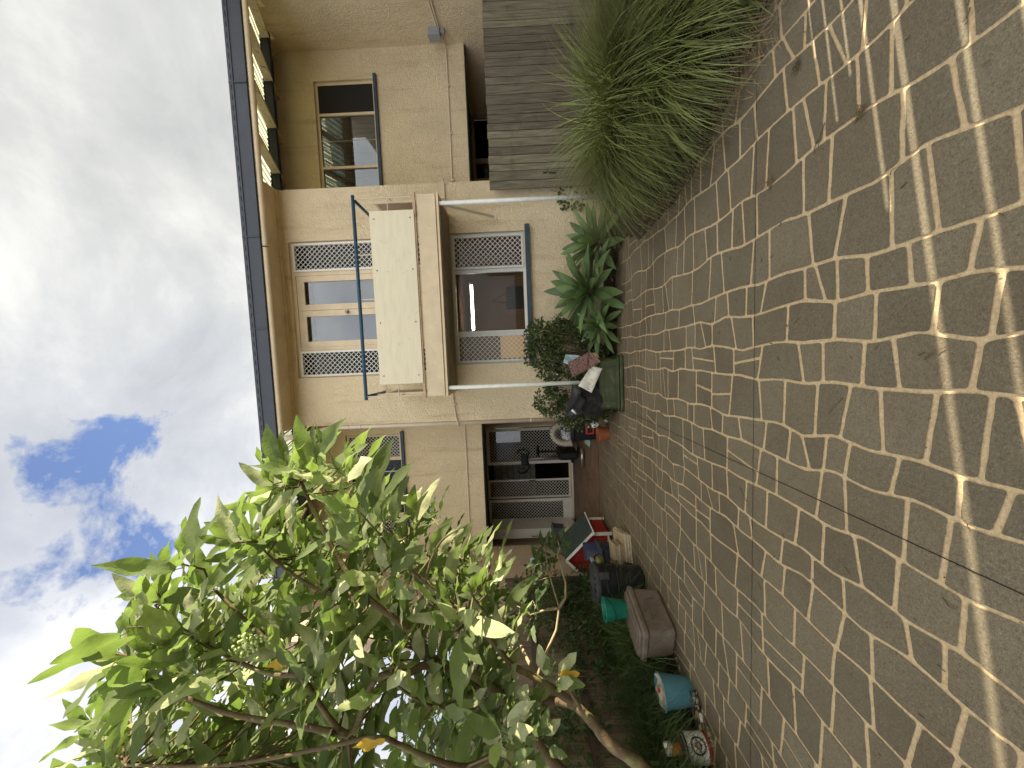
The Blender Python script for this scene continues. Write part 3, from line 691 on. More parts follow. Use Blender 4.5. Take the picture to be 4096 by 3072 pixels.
for xx in (3.68, 4.50, 5.34, 6.1, -1.95, -2.85, -3.75):
    q = MB(); yc = (GY+0.16+YU)/2; L = (YU-GY-0.17)/math.cos(R(19.5))/2
    q.obox((xx, yc, rz(yc)-0.105), (0.022, L, 0.072), Mr); q.build('rafter', mat('flaky_rafter', (0.62, 0.50, 0.33), 0.7, 0.1, 8, 0.2, 40, stain=((0.12, 0.09, 0.05), 13, 0.56, 0.9)), house)

# ---- balcony
bal = MB(); BY = 5.68
bz0, bz1 = P(1740, 850, BY).z-0.01, P(1690, 900, BY).z+0.06
X0b, X1b = P(1740, 1582, BY).x, P(1690, 778, BY).x
bal.box(X0b, X1b, BY-0.02, BY+0.02, bz0, bz1); bal.box(X0b+0.03, X1b-0.03, BY+0.02, YB-0.002, bz0-0.02, bz1-0.04)
bal.box(X0b-0.01, X1b+0.01, BY-0.03, YB-0.002, bz0-0.05, bz0-0.021)
B = bal.build('balcony', m_cream, house)
q = MB(); q.box(X0b+0.05, X1b-0.05, BY+0.1, YB-0.01, bz0-0.056, bz0-0.051); q.build('balcony_underside', mat('underside', (0.30, 0.24, 0.16), 0.8, 0.2, 6), B)
q = MB(); zr = P(1411, 799, BY).z
q.tube([(X0b+0.02, YB-0.01, zr), (X0b+0.02, BY, zr), ], 0.024, 10); q.tube([(X1b-0.02, YB-0.01, zr), (X1b-0.02, BY, zr)], 0.024, 10)
q.tube([(X0b-0.03, BY, zr), (X1b+0.03, BY, zr)], 0.026, 10)
q.build('handrail', m_bluep, B, True)
q = MB()
for k in (X0b+0.02, X1b-0.02):
    q.tube([(k, BY, bz1+0.08), (k, BY, zr)], 0.010, 6); q.tube([(k, BY, bz1+0.42), (k, YB-0.02, bz1+0.42)], 0.008, 6)
    q.tube([(k, YB-0.02, bz1+0.08), (k, YB-0.02, zr)], 0.010, 6); q.tube([(k, (BY+YB)/2, bz1+0.08), (k, (BY+YB)/2, zr)], 0.008, 6)
for t_ in (0.28, 0.5, 0.72): k = X0b+(X1b-X0b)*t_; q.tube([(k, BY, bz1+0.06), (k, BY, zr)], 0.008, 6)
q.tube([(X0b, BY, bz1+0.44), (X1b, BY, bz1+0.44)], 0.008, 6)
q.build('baluster', mat('cream_steel', (0.66, 0.55, 0.38), 0.6, 0.1, 20, stain=((0.30, 0.14, 0.06), 25, 0.62, 0.7)), B)
q = MB(); zz = bz1+0.035; q.box(X0b-0.03, X1b+0.03, BY-0.035, BY+0.01, zz-0.01, zz+0.03); q.build('bottom_rail', m_rust, B)
pz0, pz1 = P(1655, 850, BY-0.04).z, P(1480, 900, BY-0.04).z
q = MB(); q.box(P(1560, 1537, BY-0.04).x, P(1560, 843, BY-0.04).x, BY-0.05, BY-0.036, pz0, pz1); 
for tx in (0.05, 0.36, 0.66, 0.95):
    for tz in (0.09, 0.9):
        xx = P(1560, 1537, BY).x + (P(1560, 843, BY).x-P(1560, 1537, BY).x)*tx; q.box(xx-0.008, xx+0.008, BY-0.056, BY-0.05, pz0+(pz1-pz0)*tz-0.008, pz0+(pz1-pz0)*tz+0.008, 1)
q.build('front_panel', [m_creamp, mat('bolt', (0.12, 0.1, 0.08), 0.5)], B)
msb = mat('side_board', (0.42, 0.33, 0.22), 0.7, 0.1, 5)
for k in (X0b+0.045, X1b-0.045):
    q = MB(); q.box(k-0.006, k+0.006, BY+0.12, YB-0.12, bz1+0.10, bz1+0.66)
    for (a, b_, c_, d_) in ((BY+0.10, YB-0.10, bz1+0.64, bz1+0.68), (BY+0.10, YB-0.10, bz1+0.08, bz1+0.12), (BY+0.10, BY+0.13, bz1+0.12, bz1+0.64), (YB-0.13, YB-0.10, bz1+0.12, bz1+0.64)): q.box(k-0.015, k+0.015, a, b_, c_, d_, 1)
    q.build('side_panel', [msb, m_cream], B)
px1, px0 = P(1800, 809, BY).x, P(1800, 1551, BY).x
for k in (px0, px1):
    q = MB(); q.tube([(k, BY+0.02, -0.02), (k, BY+0.02, bz0-0.05)], 0.031, 14); q.build('balcony_post', m_pole, B, True)
q = MB(); a = P(1975, 868, YB); q.tube([(px1, BY+0.03, bz0-0.05), (a.x, YB-0.01, a.z)], 0.02, 10); q.box(a.x-0.05, a.x+0.05, YB-0.014, YB-0.002, a.z-0.05, a.z+0.03); q.build('brace', m_pipe, B)
# ---- services on the walls
q = MB(); a = P(1380, 1703, YB-0.05)
xk = -1.10; dy = YB+0.1
q.tube([(xk-0.06, GY+0.07, gz0+0.0), (xk-0.06, GY+0.07, gz0-0.12), (xk-0.06, GY+0.10, gz0-0.2), (xk-0.01, YB+0.02, gz0-0.62), (xk, YB+0.06, gz0-0.74), (xk, YB+0.07, gz0-0.95), (xk, YB+0.07, 0.35)], 0.042, 14)
for zz in (P(1437, 1700, 6.5).z, P(2125, 1680, 6.5).z): q.tube([(xk, YB+0.07, zz-0.012), (xk, YB+0.07, zz+0.012)], 0.047, 14)
q.tube([(xk, YB+0.07, gz0-0.93), (xk, YB+0.07, gz0-0.90)], 0.046, 14)
q.build('downpipe', m_pipe, house, True)
q = MB()
q.tube([(BX1-0.01, YB-0.02, 2.64)] + [(BX1-0.12, YB-0.02, 2.64)] + [(BX0+0.4, YB-0.02, 2.67), (BX0+0.1, YB-0.02, 2.64), (BX0-0.08, YB-0.03, 2.60), (BX0-0.1, YB+0.1, 2.6)], 0.011, 6)
q.tube([(BX1-0.12, YB-0.02, 2.64), (BX1+0.05, YB-0.03, 2.66), (BX1+0.06, YB+0.05, 2.66)], 0.011, 6)
for k in range(7): xx = BX0+0.3+k*0.58; q.box(xx-0.012, xx+0.012, YB-0.04, YB-0.001, 2.63, 2.70)
zc = P(1800, 500, YU).z
q.tube([(BX1+0.2, YU-0.02, zc+0.01), (4.5, YU-0.02, zc), (5.9, YU-0.02, zc), (WX-0.03, YU-0.06, zc+0.02)], 0.011, 6)
for xx in (3.6, 4.5, 5.4): q.box(xx-0.012, xx+0.012, YU-0.04, YU-0.001, zc-0.03, zc+0.03)
zc2 = P(1870, 1900, YU).z
q.tube([(BX0-0.2, YU-0.02, zc2), (LX+0.05, YU-0.02, zc2)], 0.011, 6)
for xx in (-1.9, -2.7, -3.5): q.box(xx-0.012, xx+0.012, YU-0.04, YU-0.001, zc2-0.03, zc2+0.03)
# conduit on the right wing
q.tube([(WX-0.02, YU-0.06, zc+0.02), (WX-0.02, YU-0.3, zc+0.06), (WX-0.02, 6.6, zc+0.10)], 0.012, 6); q.tube([(WX-0.02, YU-0.28, zc+0.09), (WX-0.02, 6.6, zc+0.15)], 0.012, 6)
q.build('conduit', m_pipe, house)
jb = PX(1738, 140, WX-0.08)
q = MB(); q.box(WX-0.13, WX-0.001, jb.y-0.09, jb.y+0.07, jb.z-0.10, jb.z+0.10); q.box(WX-0.15, WX-0.13, jb.y-0.10, jb.y+0.08, jb.z-0.11, jb.z+0.11); q.box(WX-0.08, WX-0.002, jb.y-0.05, jb.y+0.03, jb.z-0.19, jb.z-0.10)
tag(q.build('junction_box', mat('grey_plastic', (0.28, 0.29, 0.29), 0.5), None, origin=(WX-0.07, jb.y, jb.z-0.19)), 'small grey electrical box fixed to the right wing wall under the conduit', 'electrical box')
# things seen inside the lower bay window
y0_ = 8.0; a, b_ = P(1886, 1140, y0_), P(1895, 1320, y0_)
fl = thing('fluorescent_lamp', (a+b_)/2, 'lit white fluorescent tube hanging inside behind the lower window', 'lamp')
q = MB(); q.tube([a, b_], 0.022, 10); q.build('tube', mat('lit_tube', (1, 1, 1), 0.5, emit=((1.0, 0.96, 0.88), 9.0)), fl)
q = MB(); q.box(a.x+0.05, b_.x-0.05, y0_-0.03, y0_+0.03, a.z+0.03, a.z+0.06); q.build('fitting', m_white, fl)
a = P(2055, 1190, 7.6)
tv = thing('wall_screen', (a.x, 7.6, a.z-0.2), 'black flat screen on the wall inside the lower window', 'television')
q = MB(); q.obox((a.x, 7.6, a.z-0.02), (0.22, 0.02, 0.17), None, 0, 0.01); q.build('screen', m_black, tv)
q = MB(); q.tube([(a.x+0.1, 7.62, a.z+0.15), (a.x+0.02, 7.62, a.z+0.3), (a.x-0.05, 7.62, a.z+0.42)], 0.006, 5); q.tube([(a.x-0.09, 7.62, a.z+0.15), (a.x-0.06, 7.62, a.z+0.42)], 0.006, 5); q.build('cable', m_black, tv)
q = MB(); q.box(-0.15, 0.8, 10.12, 10.2, 0.9, 2.4); q.build('hall_wall', mat('glowing_yellow', (0.75, 0.52, 0.22), 0.7, emit=((0.9, 0.55, 0.2), 0.10)), house)  # hall wall glows by itself to stand in for light in the hall

# ------------------------------------------------------------------ fences
ztop = 1.86
fn = thing('paling_fence', (4.4, 6.3, 0), 'tall weathered grey brown timber fence of wide upright boards on the right', 'fence')
q = MB(); xx = P(2100, 752, 6.28).x; rf = random.Random(5)
while xx < WX-0.02:
    w = rf.uniform(0.105, 0.155); h = ztop + rf.uniform(-0.008, 0.008); yo = rf.uniform(-0.004, 0.004)
    q.box(xx, min(xx+w-0.010, WX-0.01), 6.285+yo, 6.305+yo, 0.03, h); xx += w
q.build('paling', m_wood, fn)
q = MB(); q.box(2.82, WX-0.02, 6.308, 6.311, 0.03, ztop-0.03); q.build('gap_shade_sheet', m_black, fn)  # black sheet added so the gaps between boards look shaded
for zz in (0.35, 1.5): q = MB(); q.box(2.8, WX-0.02, 6.312, 6.36, zz, zz+0.09); q.build('rail', m_rail, fn)
a = P(2190, 692, 6.28)
q = MB(); q.tube([(a.x-0.0, 6.27, a.z+0.05), (a.x+0.01, 6.265, a.z-0.01), (a.x, 6.265, a.z-0.05)], 0.008, 6); q.box(a.x-0.012, a.x+0.012, 6.27, 6.28, a.z-0.13, a.z-0.03); q.ball((a.x, 6.262, a.z+0.06), 0.014, 6); q.build('latch', m_black, fn)
fl_ = thing('paling_fence', (-4.03, 4.0, 0), 'low grey paling fence with rails behind the tree on the left', 'fence')
q = MB(); yy = 1.3
while yy < 6.35:
    w = rf.uniform(0.09, 0.11); q.box(-4.05, -4.032, yy, yy+w-0.006, 0.02, 1.83+rf.uniform(-0.01, 0.01)); yy += w
q.build('paling', m_wood2, fl_)
for za, zb_ in ((0.86, 0.95), (1.42, 1.50)): q = MB(); q.box(-4.03, -3.985, 1.3, 6.35, za, zb_); q.build('rail', m_rail, fl_)
q = MB(); q.box(-4.03, -3.93, 6.36, 6.46, 0, 1.9); q.build('post', m_rail, fl_)
# unseen slatted screen added at right, its slits shaped to cast the sun bands
scn = thing('sun_slit_screen', (2.62, 1.9, 0), 'unseen slatted timber screen added right of the paving to cast bands of sun', 'screen')
slits = [(1.46, 0.018, 2.3), (1.605, 0.022, 2.3), (1.80, 0.028, 2.3), (1.925, 0.020, 1.05), (2.01, 0.015, 0.72), (2.10, 0.015, 0.80), (2.18, 0.011, 0.6)]
q = MB(); y = 1.15
for (c_, w, h_) in slits:
    if h_ < 2: q.box(2.601, 2.619, c_-w/2, c_+w/2, h_, 2.32)
    q.box(2.60, 2.62, y, c_-w/2, 0.0, 2.32); y = c_+w/2
q.box(2.60, 2.62, y, 2.62, 0.0, 2.32)
q.build('paling', m_wood2, scn)
for zz in (0.05, 2.26): q = MB(); q.box(2.62, 2.66, 1.15, 2.62, zz, zz+0.07); q.build('rail', m_rail, scn)
# pale neighbouring house beyond the left fence
nb = thing('neighbour_house', (-8.0, 3.5, 0), 'pale neighbouring house glimpsed through the tree beyond the left fence', 'house')
wall_x(-8.0, 0.3, -2, 9, -0.2, 3.1, [(3.0, 4.4, 1.0, 2.2)]).build('wall', mat('pale_wall', (0.26, 0.21, 0.18), 0.9, 0.08, 2), nb)
q = MB(); q.box(-7.99, -7.95, 2.95, 3.02, 0.95, 2.25); q.box(-7.99, -7.95, 3.66, 3.72, 1.0, 2.2); q.box(-7.99, -7.95, 4.38, 4.45, 0.95, 2.25); q.box(-7.99, -7.95, 3.02, 4.38, 2.2, 2.25); q.build('window_frame', m_white, nb)
q = MB(); q.box(-8.1, -8.08, 3.0, 4.4, 1.0, 2.2); q.build('glass', mat('blue_glass', (0.08, 0.13, 0.2), 0.15), nb)

# ------------------------------------------------------------------ plants
def leaf(q, base, d, up, L, Wd, droop=0.3, fold=0.25, wave=0.03, n=7, prof='lance', mi=0, rnd=random, cut=False):
    d = d.normalized(); side = d.cross(up)
    if side.length < 1e-4: side = d.orthogonal()
    side.normalize(); nor = side.cross(d).normalized()
    cols = (-1, -0.5, 0, 0.5, 1); vs_ = []; ph = rnd.uniform(0, 6)
    p = Vector(base); dd = d.copy(); step = L/n
    for i in range(n+1):
        t = i/n
        if prof == 'lance': w = math.sin(math.pi*min(1, (t*0.96+0.03))**0.80)**0.85
        elif prof == 'agave': w = (0.42+0.58*math.sin(min(1, t/0.62)*math.pi/2)) if t < 0.62 else max(0.0, 1-((t-0.62)/0.38)**1.7)
        elif prof == 'round': w = math.sin(math.pi*(t*0.92+0.04))**0.55
        else: w = 1-t
        w = max(0.015, w)*Wd/2
        for c_ in cols:
            off = abs(c_)*w*fold + wave*math.sin(ph+t*11+c_*1.5)*abs(c_)*min(1, w/Wd*2.4)
            vs_.append(p + side*c_*w + nor*off)
        if i < n:
            dd = (dd + Vector((0, 0, -droop/n))).normalized(); nor = (nor - dd*nor.dot(dd)).normalized(); side = dd.cross(nor).normalized() if False else (side - dd*side.dot(dd)).normalized()
            nor = side.cross(dd).normalized(); p = p + dd*step
    k = len(cols)
    fs_ = [(i*k+j, i*k+j+1, (i+1)*k+j+1, (i+1)*k+j) for i in range(n) for j in range(k-1)]
    q.add(vs_, fs_, mi)
def blade(q, base, az, el, L, w, bend, n=6, mi=0, rnd=random):
    p = Vector(base); a = az; e = el; vs_ = []
    for i in range(n+1):
        d = Vector((math.cos(a)*math.cos(e), math.sin(a)*math.cos(e), math.sin(e)))
        s_ = Vector((-math.sin(a), math.cos(a), 0)); ww = w*(1-(i/n)**2*0.9)/2
        if p.z < 0.02: p.z = 0.02+rnd.uniform(0, 0.02)
        vs_ += [p - s_*ww, p + s_*ww]
        p = p + d*(L/n); e -= bend/n; e = max(e, -1.35)
    q.add(vs_, [(2*i, 2*i+1, 2*i+3, 2*i+2) for i in range(n)], mi)

# --- wild tobacco tree
rt_ = random.Random(11)
treebase = Vector((-2.95, 1.95, 0))
tree = thing('tobacco_tree', treebase, 'large soft-leaved green tree in sunlight filling the left foreground', 'tree')
limbs = []
def limb(pts, r0, r1, mt=None):
    P3 = [p if isinstance(p, Vector) else P(*p) for p in pts]
    # smooth the polyline
    out = []
    for i in range(len(P3)-1):
        a0 = P3[max(0, i-1)]; a1 = P3[i]; a2 = P3[i+1]; a3 = P3[min(len(P3)-1, i+2)]
        for k in range(5):
            t = k/5; out.append(0.5*((2*a1)+(a2-a0)*t+(2*a0-5*a1+4*a2-a3)*t*t+(3*a1-a0-3*a2+a3)*t**3))
    out.append(P3[-1]); rr = [r0+(r1-r0)*(i/(len(out)-1))*1.0 for i in range(len(out))]
    rr = [a*(1+0.08*math.sin(i*1.9)) for i, a in enumerate(rr)]
    limbs.append((out, rr)); return out
trunkq = MB()
limb([treebase, (2700, 3180, 2.0), (2560, 3060, 2.1), (2440, 2975, 2.2), (2370, 2890, 2.25), (2305, 2822, 2.3)], 0.042, 0.028)
limb([(2305, 2822, 2.3), (2240, 2775, 2.3), (2150, 2715, 2.3), (2050, 2660, 2.35), (1960, 2560, 2.3), (1840, 2440, 2.2), (1700, 2330, 2.1), (1560, 2200, 2.1)], 0.026, 0.008)
limb([(2305, 2822, 2.3), (2200, 2800, 2.4), (2080, 2780, 2.5), (1950, 2755, 2.5), (1800, 2700, 2.4), (1660, 2600, 2.3)], 0.026, 0.014)
limb([(2320, 2830, 2.3), (2290, 2780, 2.2), (2255, 2720, 2.15), (2235, 2700, 2.1)], 0.013, 0.006)
limb([treebase+Vector((-0.1, -0.1, 0)), (2560, 3250, 2.1), (2250, 3090, 2.2), (2120, 2920, 2.25), (2010, 2790, 2.3), (1880, 2690, 2.3), (1770, 2665, 2.25), (1690, 2580, 2.15), (1610, 2500, 2.1), (1450, 2370, 2.05), (1330, 2190, 2.1), (1240, 2010, 2.15), (1190, 1890, 2.2)], 0.042, 0.008)
limb([(1790, 2665, 2.25), (1700, 2660, 2.1), (1640, 2690, 2.05), (1500, 2720, 2.0), (1390, 2938, 1.9), (1200, 2700, 1.9), (1120, 2610, 1.95), (960, 2460, 2.0), (840, 2340, 2.05)], 0.026, 0.007)
limb([(1390, 2938, 1.9), (1180, 2900, 1.85), (900, 2850, 1.85), (640, 2740, 1.9), (500, 2650, 1.9)], 0.018, 0.006)
limb([(2120, 2920, 2.25), (1900, 3060, 2.0), (1740, 3040, 1.9), (1600, 2980, 1.85), (1500, 2950, 1.8), (1250, 3000, 1.8), (900, 3060, 1.8), (500, 3060, 1.85)], 0.020, 0.006)
limb([(1900, 2760, 2.3), (1760, 2830, 2.1), (1640, 2780, 2.0), (1560, 2720, 1.95)], 0.014, 0.006)
limb([(1200, 2700, 1.9), (1060, 2690, 1.95), (860, 2600, 2.0), (700, 2500, 2.0), (620, 2420, 2.05)], 0.014, 0.005)
limb([(1450, 2370, 2.05), (1300, 2370, 2.1), (1120, 2260, 2.15), (1020, 2160, 2.2)], 0.014, 0.005)
limb([(1700, 2330, 2.1), (1730, 2230, 2.05), (1770, 2160, 2.0), (1830, 2120, 2.0)], 0.010, 0.005)
limb([(1960, 2560, 2.3), (1950, 2470, 2.2), (1900, 2400, 2.1), (1870, 2330, 2.05)], 0.012, 0.005)
for pts, rr in limbs: trunkq.tube(pts, rr, 10)
# knobbly leaf scars
for _ in range(120):
    pts, rr = rt_.choice(limbs); i = rt_.randrange(len(pts)); d = Vector((rt_.uniform(-1, 1), rt_.uniform(-1, 1), rt_.uniform(-1, 1))).normalized()
    trunkq.ball(pts[i]+d*rr[i]*0.9, rr[i]*rt_.uniform(0.18, 0.3), 4)
poly = [(330, 3072), (410, 2700), (490, 2480), (600, 2330), (740, 2230), (860, 2180), (960, 2120), (1060, 1990), (1150, 1830), (1260, 1790), (1360, 1840), (1480, 1900), (1520, 2010), (1640, 2060), (1760, 2180), (1900, 2160), (1980, 2330), (2020, 2480), (2060, 2600), (2060, 2700), (2110, 2860), (2180, 3000), (2180, 3072)]
def inside(x, y, pl):
    c_ = False; j = len(pl)-1
    for i in range(len(pl)):
        if ((pl[i][1] > y) != (pl[j][1] > y)) and (x < (pl[j][0]-pl[i][0])*(y-pl[i][1])/(pl[j][1]-pl[i][1])+pl[i][0]): c_ = not c_
        j = i
    return c_
allp = [(p, r) for pts, rr in limbs for p, r in zip(pts, rr)]
crown = MB(); tips = []
tries = 0
while len(tips) < 180 and tries < 6000:
    tries += 1
    x = rt_.uniform(330, 2180); y = rt_.uniform(1780, 3200)
    if not inside(x, min(y, 3070), poly): continue
    dens = 1.0 if x < 1450 else 0.8
    if rt_.random() > dens: continue
    if any((x-a)**2+(y-b_)**2 < (54 if x < 1450 else 62)**2 for a, b_ in tips): continue
    tips.append((x, y))
tips += [(1180, 1850), (1090, 1940), (960, 2130), (1880, 2230), (1950, 2280)]
def whorl(q, tip, axis, n, L0, L1, rnd, mi=0, wr=0.27, droop=0.7, spread=(0.5, 1.35)):
    axis = axis.normalized(); a1 = axis.orthogonal().normalized(); a2 = axis.cross(a1)
    for k in range(n):
        a = k*2.4 + rnd.uniform(-0.35, 0.35); sp_ = rnd.uniform(*spread); f = k/n
        d = axis*math.cos(sp_) + (a1*math.cos(a)+a2*math.sin(a))*math.sin(sp_)
        L = (L0+(L1-L0)*(1-f**2))*rnd.uniform(0.75, 1.1)
        b0 = tip - axis*(0.10*(1-f)) + d*0.02
        q.tube([b0, b0+d*0.035], 0.0028, 4, 1 if mi is None else mi)
        upv_ = Vector((0, 0, 1))+axis*0.3 if rnd.random() < 0.4 else Vector((rnd.uniform(0.3, 1.8), -1, rnd.uniform(0, 0.9)))
        if rnd.random() < 0.35: upv_ = -upv_
        leaf(q, b0+d*0.03, d + Vector((0.38, -0.05, -0.22)), upv_, L, L*wr*rnd.uniform(0.85, 1.2), rnd.uniform(droop*0.5, droop*1.4), rnd.uniform(0.05, 0.35), 0.014, 9, 'lance', mi, rnd)
for (x, y) in tips:
    near = 1e9; Y = 2.15 + rt_.uniform(-0.3, 0.65)
    if y > 2700: Y = min(Y, 2.3)
    tip = P(x, y, Y)
    bp, br = min(allp, key=lambda a: (a[0]-tip).length)
    v = tip-bp
    if v.length > 0.05:
        midp = bp.lerp(tip, 0.55)+Vector((rt_.uniform(-.03, .03), rt_.uniform(-.03, .03), -0.04)); trunkq.tube([bp, midp, tip], [max(0.005, br*0.5), 0.006, 0.004], 6)
    ax = v.normalized()*0.6 + Vector((0.25, -0.1, 0.75)) + Vector((rt_.uniform(-.3, .3), rt_.uniform(-.3, .3), 0))
    whorl(crown, tip, ax, rt_.randint(6, 8), 0.13, 0.35 if x < 1500 else 0.31, rt_)
crown.build('crown', m_leaf, tree, True); trunkq.build('trunk', m_bark, tree, True)
q = MB()
for (x, y, Y) in ((1540, 2960, 1.7), (1180, 2640, 1.9)):
    q = MB(); leaf(q, P(x, y, Y), Vector((-0.1, 0, 1)), Vector((0, -1, 0.2)), 0.17, 0.055, 1.2, 0.3, 0.012, 8, 'lance', 0, rt_); q.build('yellow_leaf', m_yel, tree, True)
q = MB(); leaf(q, P(2240, 2700, 2.1), Vector((0.25, -0.2, -0.9)), Vector((0, -1, 0)), 0.12, 0.07, 0.2, 0.2, 0.01, 7, 'lance', 0, rt_)
q.build('yellow_leaf', m_yel, tree, True)
q = MB()  # cluster of small green berries
cb = P(1000, 2570, 1.85)
for _ in range(70): q.ball(cb+Vector((rt_.gauss(0, .035), rt_.gauss(0, .02), rt_.gauss(0, .04))), 0.0085, 4)
q.build('berry_cluster', mat('berry', (0.42, 0.50, 0.18), 0.6), tree, True)
# low leafy shoot hanging in front of the bed
q = MB(); whorl(q, P(2235, 2700, 2.1), Vector((0.5, -0.2, -0.25)), 7, 0.08, 0.17, rt_, 0, 0.45, 0.2)
whorl(q, P(2090, 2850, 2.1), Vector((0.5, -0.3, -0.2)), 8, 0.08, 0.19, rt_, 0, 0.5, 0.25)
whorl(q, P(2180, 2960, 2.0), Vector((0.4, -0.3, -0.3)), 6, 0.08, 0.16, rt_, 0, 0.5, 0.25)
q.build('low_foliage', m_leaf, tree, True)

# --- saplings in shade further back
def sapling(base, stems, tipsl, label, L=0.26, n=8, name='tobacco_sapling', wr=0.24, droop=0.5):
    o_ = thing(name, base, label, 'shrub', 'young soft-leaved shrubs in the shade'); qs = MB(); qc = MB(); pts_all = []
    for st in stems:
        P3 = [p if isinstance(p, Vector) else P(*p) for p in st]; qs.tube(P3, [0.014-0.009*i/(len(P3)-1) for i in range(len(P3))], 7); pts_all += P3
        for a_, b2 in zip(P3, P3[1:]): pts_all += [a_.lerp(b2, k/4) for k in range(1, 4)]
    for tpx in tipsl:
        tip = P(*tpx); bp = min(pts_all, key=lambda a: (a-tip).length); qs.tube([bp, bp.lerp(tip, .5)+Vector((0, 0, -.02)), tip], 0.004, 5)
        whorl(qc, tip, (tip-bp).normalized()*0.5+Vector((0.45, -0.1, 0.7)), n, L*0.35, L, rt_, 0, wr, droop)
    qs.build('stem', m_barkg, o_, True); qc.build('foliage', m_leafd, o_, True); return o_
sapling((-2.4, 2.4, 0), [[P(2150, 2715, 2.35), (2100, 2620, 2.7), (2050, 2500, 3.0), (1950, 2380, 3.0), (1800, 2160, 3.0), (1720, 2060, 3.0)], [(2050, 2500, 3.0), (1850, 2480, 3.1), (1700, 2420, 3.1)], [(1900, 2300, 3.0), (1780, 2330, 3.0), (1620, 2230, 3.0)]],
        [(1720, 2060, 3.0), (1660, 2120, 3.1), (1780, 2160, 3.0), (1700, 2230, 3.2), (1860, 2250, 3.0), (1800, 2330, 3.2), (1640, 2330, 3.3), (1900, 2360, 3.1), (1740, 2430, 3.2), (1880, 2460, 3.2), (1980, 2420, 3.0), (1600, 2450, 3.3), (1820, 2540, 3.2), (1680, 2540, 3.3), (1560, 2560, 3.3), (1960, 2560, 3.1), (1760, 2640, 3.3)],
        'dark green shrub in the shade just behind the sunlit tree crown', 0.24, 8)
sapling((-2.4, 2.35, 0), [[P(2270, 2800, 2.35), (2190, 2790, 2.5), (2150, 2700, 2.6), (2190, 2600, 2.7), (2225, 2520, 2.8), (2237, 2430, 2.9), (2215, 2360, 2.95), (2195, 2290, 3.0), (2180, 2200, 3.0)], [(2237, 2430, 2.9), (2262, 2390, 2.9), (2262, 2330, 2.9), (2230, 2220, 2.95)], [(2237, 2432, 2.9), (2180, 2440, 2.9), (2120, 2460, 2.9)]],
        [(2170, 2190, 3.0), (2140, 2260, 3.0), (2230, 2160, 2.95), (2215, 2215, 2.95), (2180, 2290, 3.0), (2110, 2330, 3.1), (2060, 2420, 3.0), (2050, 2360, 3.1), (2130, 2400, 3.0), (2120, 2480, 2.9)],
        'slender crooked sapling with bare pale stem in front of the red kennel', 0.19, 7)

# --- dark hedge beyond the left fence
hg = thing('hedge_shrub', (-5.3, 4.0, 0), 'dense dark shrub beyond the left fence behind the sunlit tree', 'shrub')
r_ = random.Random(41); q = MB(); qs = MB()
for k in range(330):
    c_ = Vector((r_.uniform(-6.4, -4.35), r_.uniform(2.3, 6.0), r_.uniform(0.4, 3.4)))
    if k % 10 == 0: qs.tube([Vector((-5.3, c_.y, 0)), Vector((-5.3, c_.y, 0)).lerp(c_, .5)+Vector((.1, 0, .2)), c_], [0.03, 0.02, 0.008], 6)
    for j in range(11):
        d = Vector((r_.gauss(.3, 1), r_.gauss(-.2, 1), r_.gauss(0, .8))).normalized(); L = r_.uniform(.12, .24)
        leaf(q, c_+d*r_.uniform(.02, .1), d, Vector((0, 0, 1)), L, L*.3, .5, .2, .008, 4, 'lance', 0, r_)
q.build('foliage', m_leafd, hg, True); qs.build('stem', m_bark, hg, True)
r_ = random.Random(43); bs = thing('bed_shrub', (-3.85, 5.2, 0), 'dense dark small leaved shrub filling the corner between left fence and black bin', 'shrub'); q = MB(); qs = MB()
for k in range(560):
    c_ = Vector((r_.uniform(-4.0, -3.62), r_.uniform(2.3, 6.2), r_.uniform(0.08, 1.45)))
    if c_.y < 4.3 and (c_.z < 0.55 or mathutils.noise.noise(c_*1.6) > 0.12): continue; c_.x -= c_.z*0.03
    if 4.3 < c_.y < 4.9 and c_.z > 1.1: continue
    if k % 12 == 0: qs.tube([Vector((-3.9, c_.y, 0)), c_], [0.012, 0.005], 5)
    for j in range(13):
        d = Vector((r_.gauss(.3, 1), r_.gauss(-.3, 1), r_.gauss(0.2, .8))).normalized(); L = r_.uniform(.04, .11)
        leaf(q, c_+d*r_.uniform(.02, .09), d, Vector((0, 0, 1)), L, L*.38, .4, .2, .004, 3, 'lance', 0, r_)
q.build('foliage', m_leafd, bs, True); qs.build('stem', m_bark, bs, True)
# --- agaves
def agave(c, tilt, n, L, Wd, label, seed):
    r_ = random.Random(seed); o_ = thing('agave', (c.x, c.y, 0), label, 'agave', 'agaves along the bay wall'); q = MB()
    axis = tilt.normalized(); a1 = axis.orthogonal().normalized(); a2 = axis.cross(a1)
    for k in range(n):
        f = k/n; a = k*2.39996+r_.uniform(-.15, .15); sp_ = 0.18+1.38*f**0.8+r_.uniform(-.08, .08)
        d = axis*math.cos(sp_) + (a1*math.cos(a)+a2*math.sin(a))*math.sin(sp_)
        LL = L*(0.45+0.55*min(1, f*1.9))*r_.uniform(0.85, 1.08)
        base_ = c + d*0.03 - axis*0.12*f
        if (base_+d*LL).z < 0.03: d.z = max(d.z, -0.1); d.normalize(); LL *= 0.8
        if (base_+d*LL).y > YB-0.03: d.y -= (base_+d*LL).y-(YB-0.03); d.normalize()
        leaf(q, base_, d, axis*0.9+Vector((0, 0, 0.2)), LL, Wd*r_.uniform(.85, 1.1), 0.12+0.25*f, 0.30, 0.006, 9, 'agave', 0, r_)
    q.build('leaf', m_agave, o_, True)
    q = MB(); q.tube([(c.x, c.y+0.05, -0.02), (c.x, c.y+0.03, c.z*0.6), c], [0.06, 0.055, 0.04], 9); q.build('stem', m_bark, o_, True)
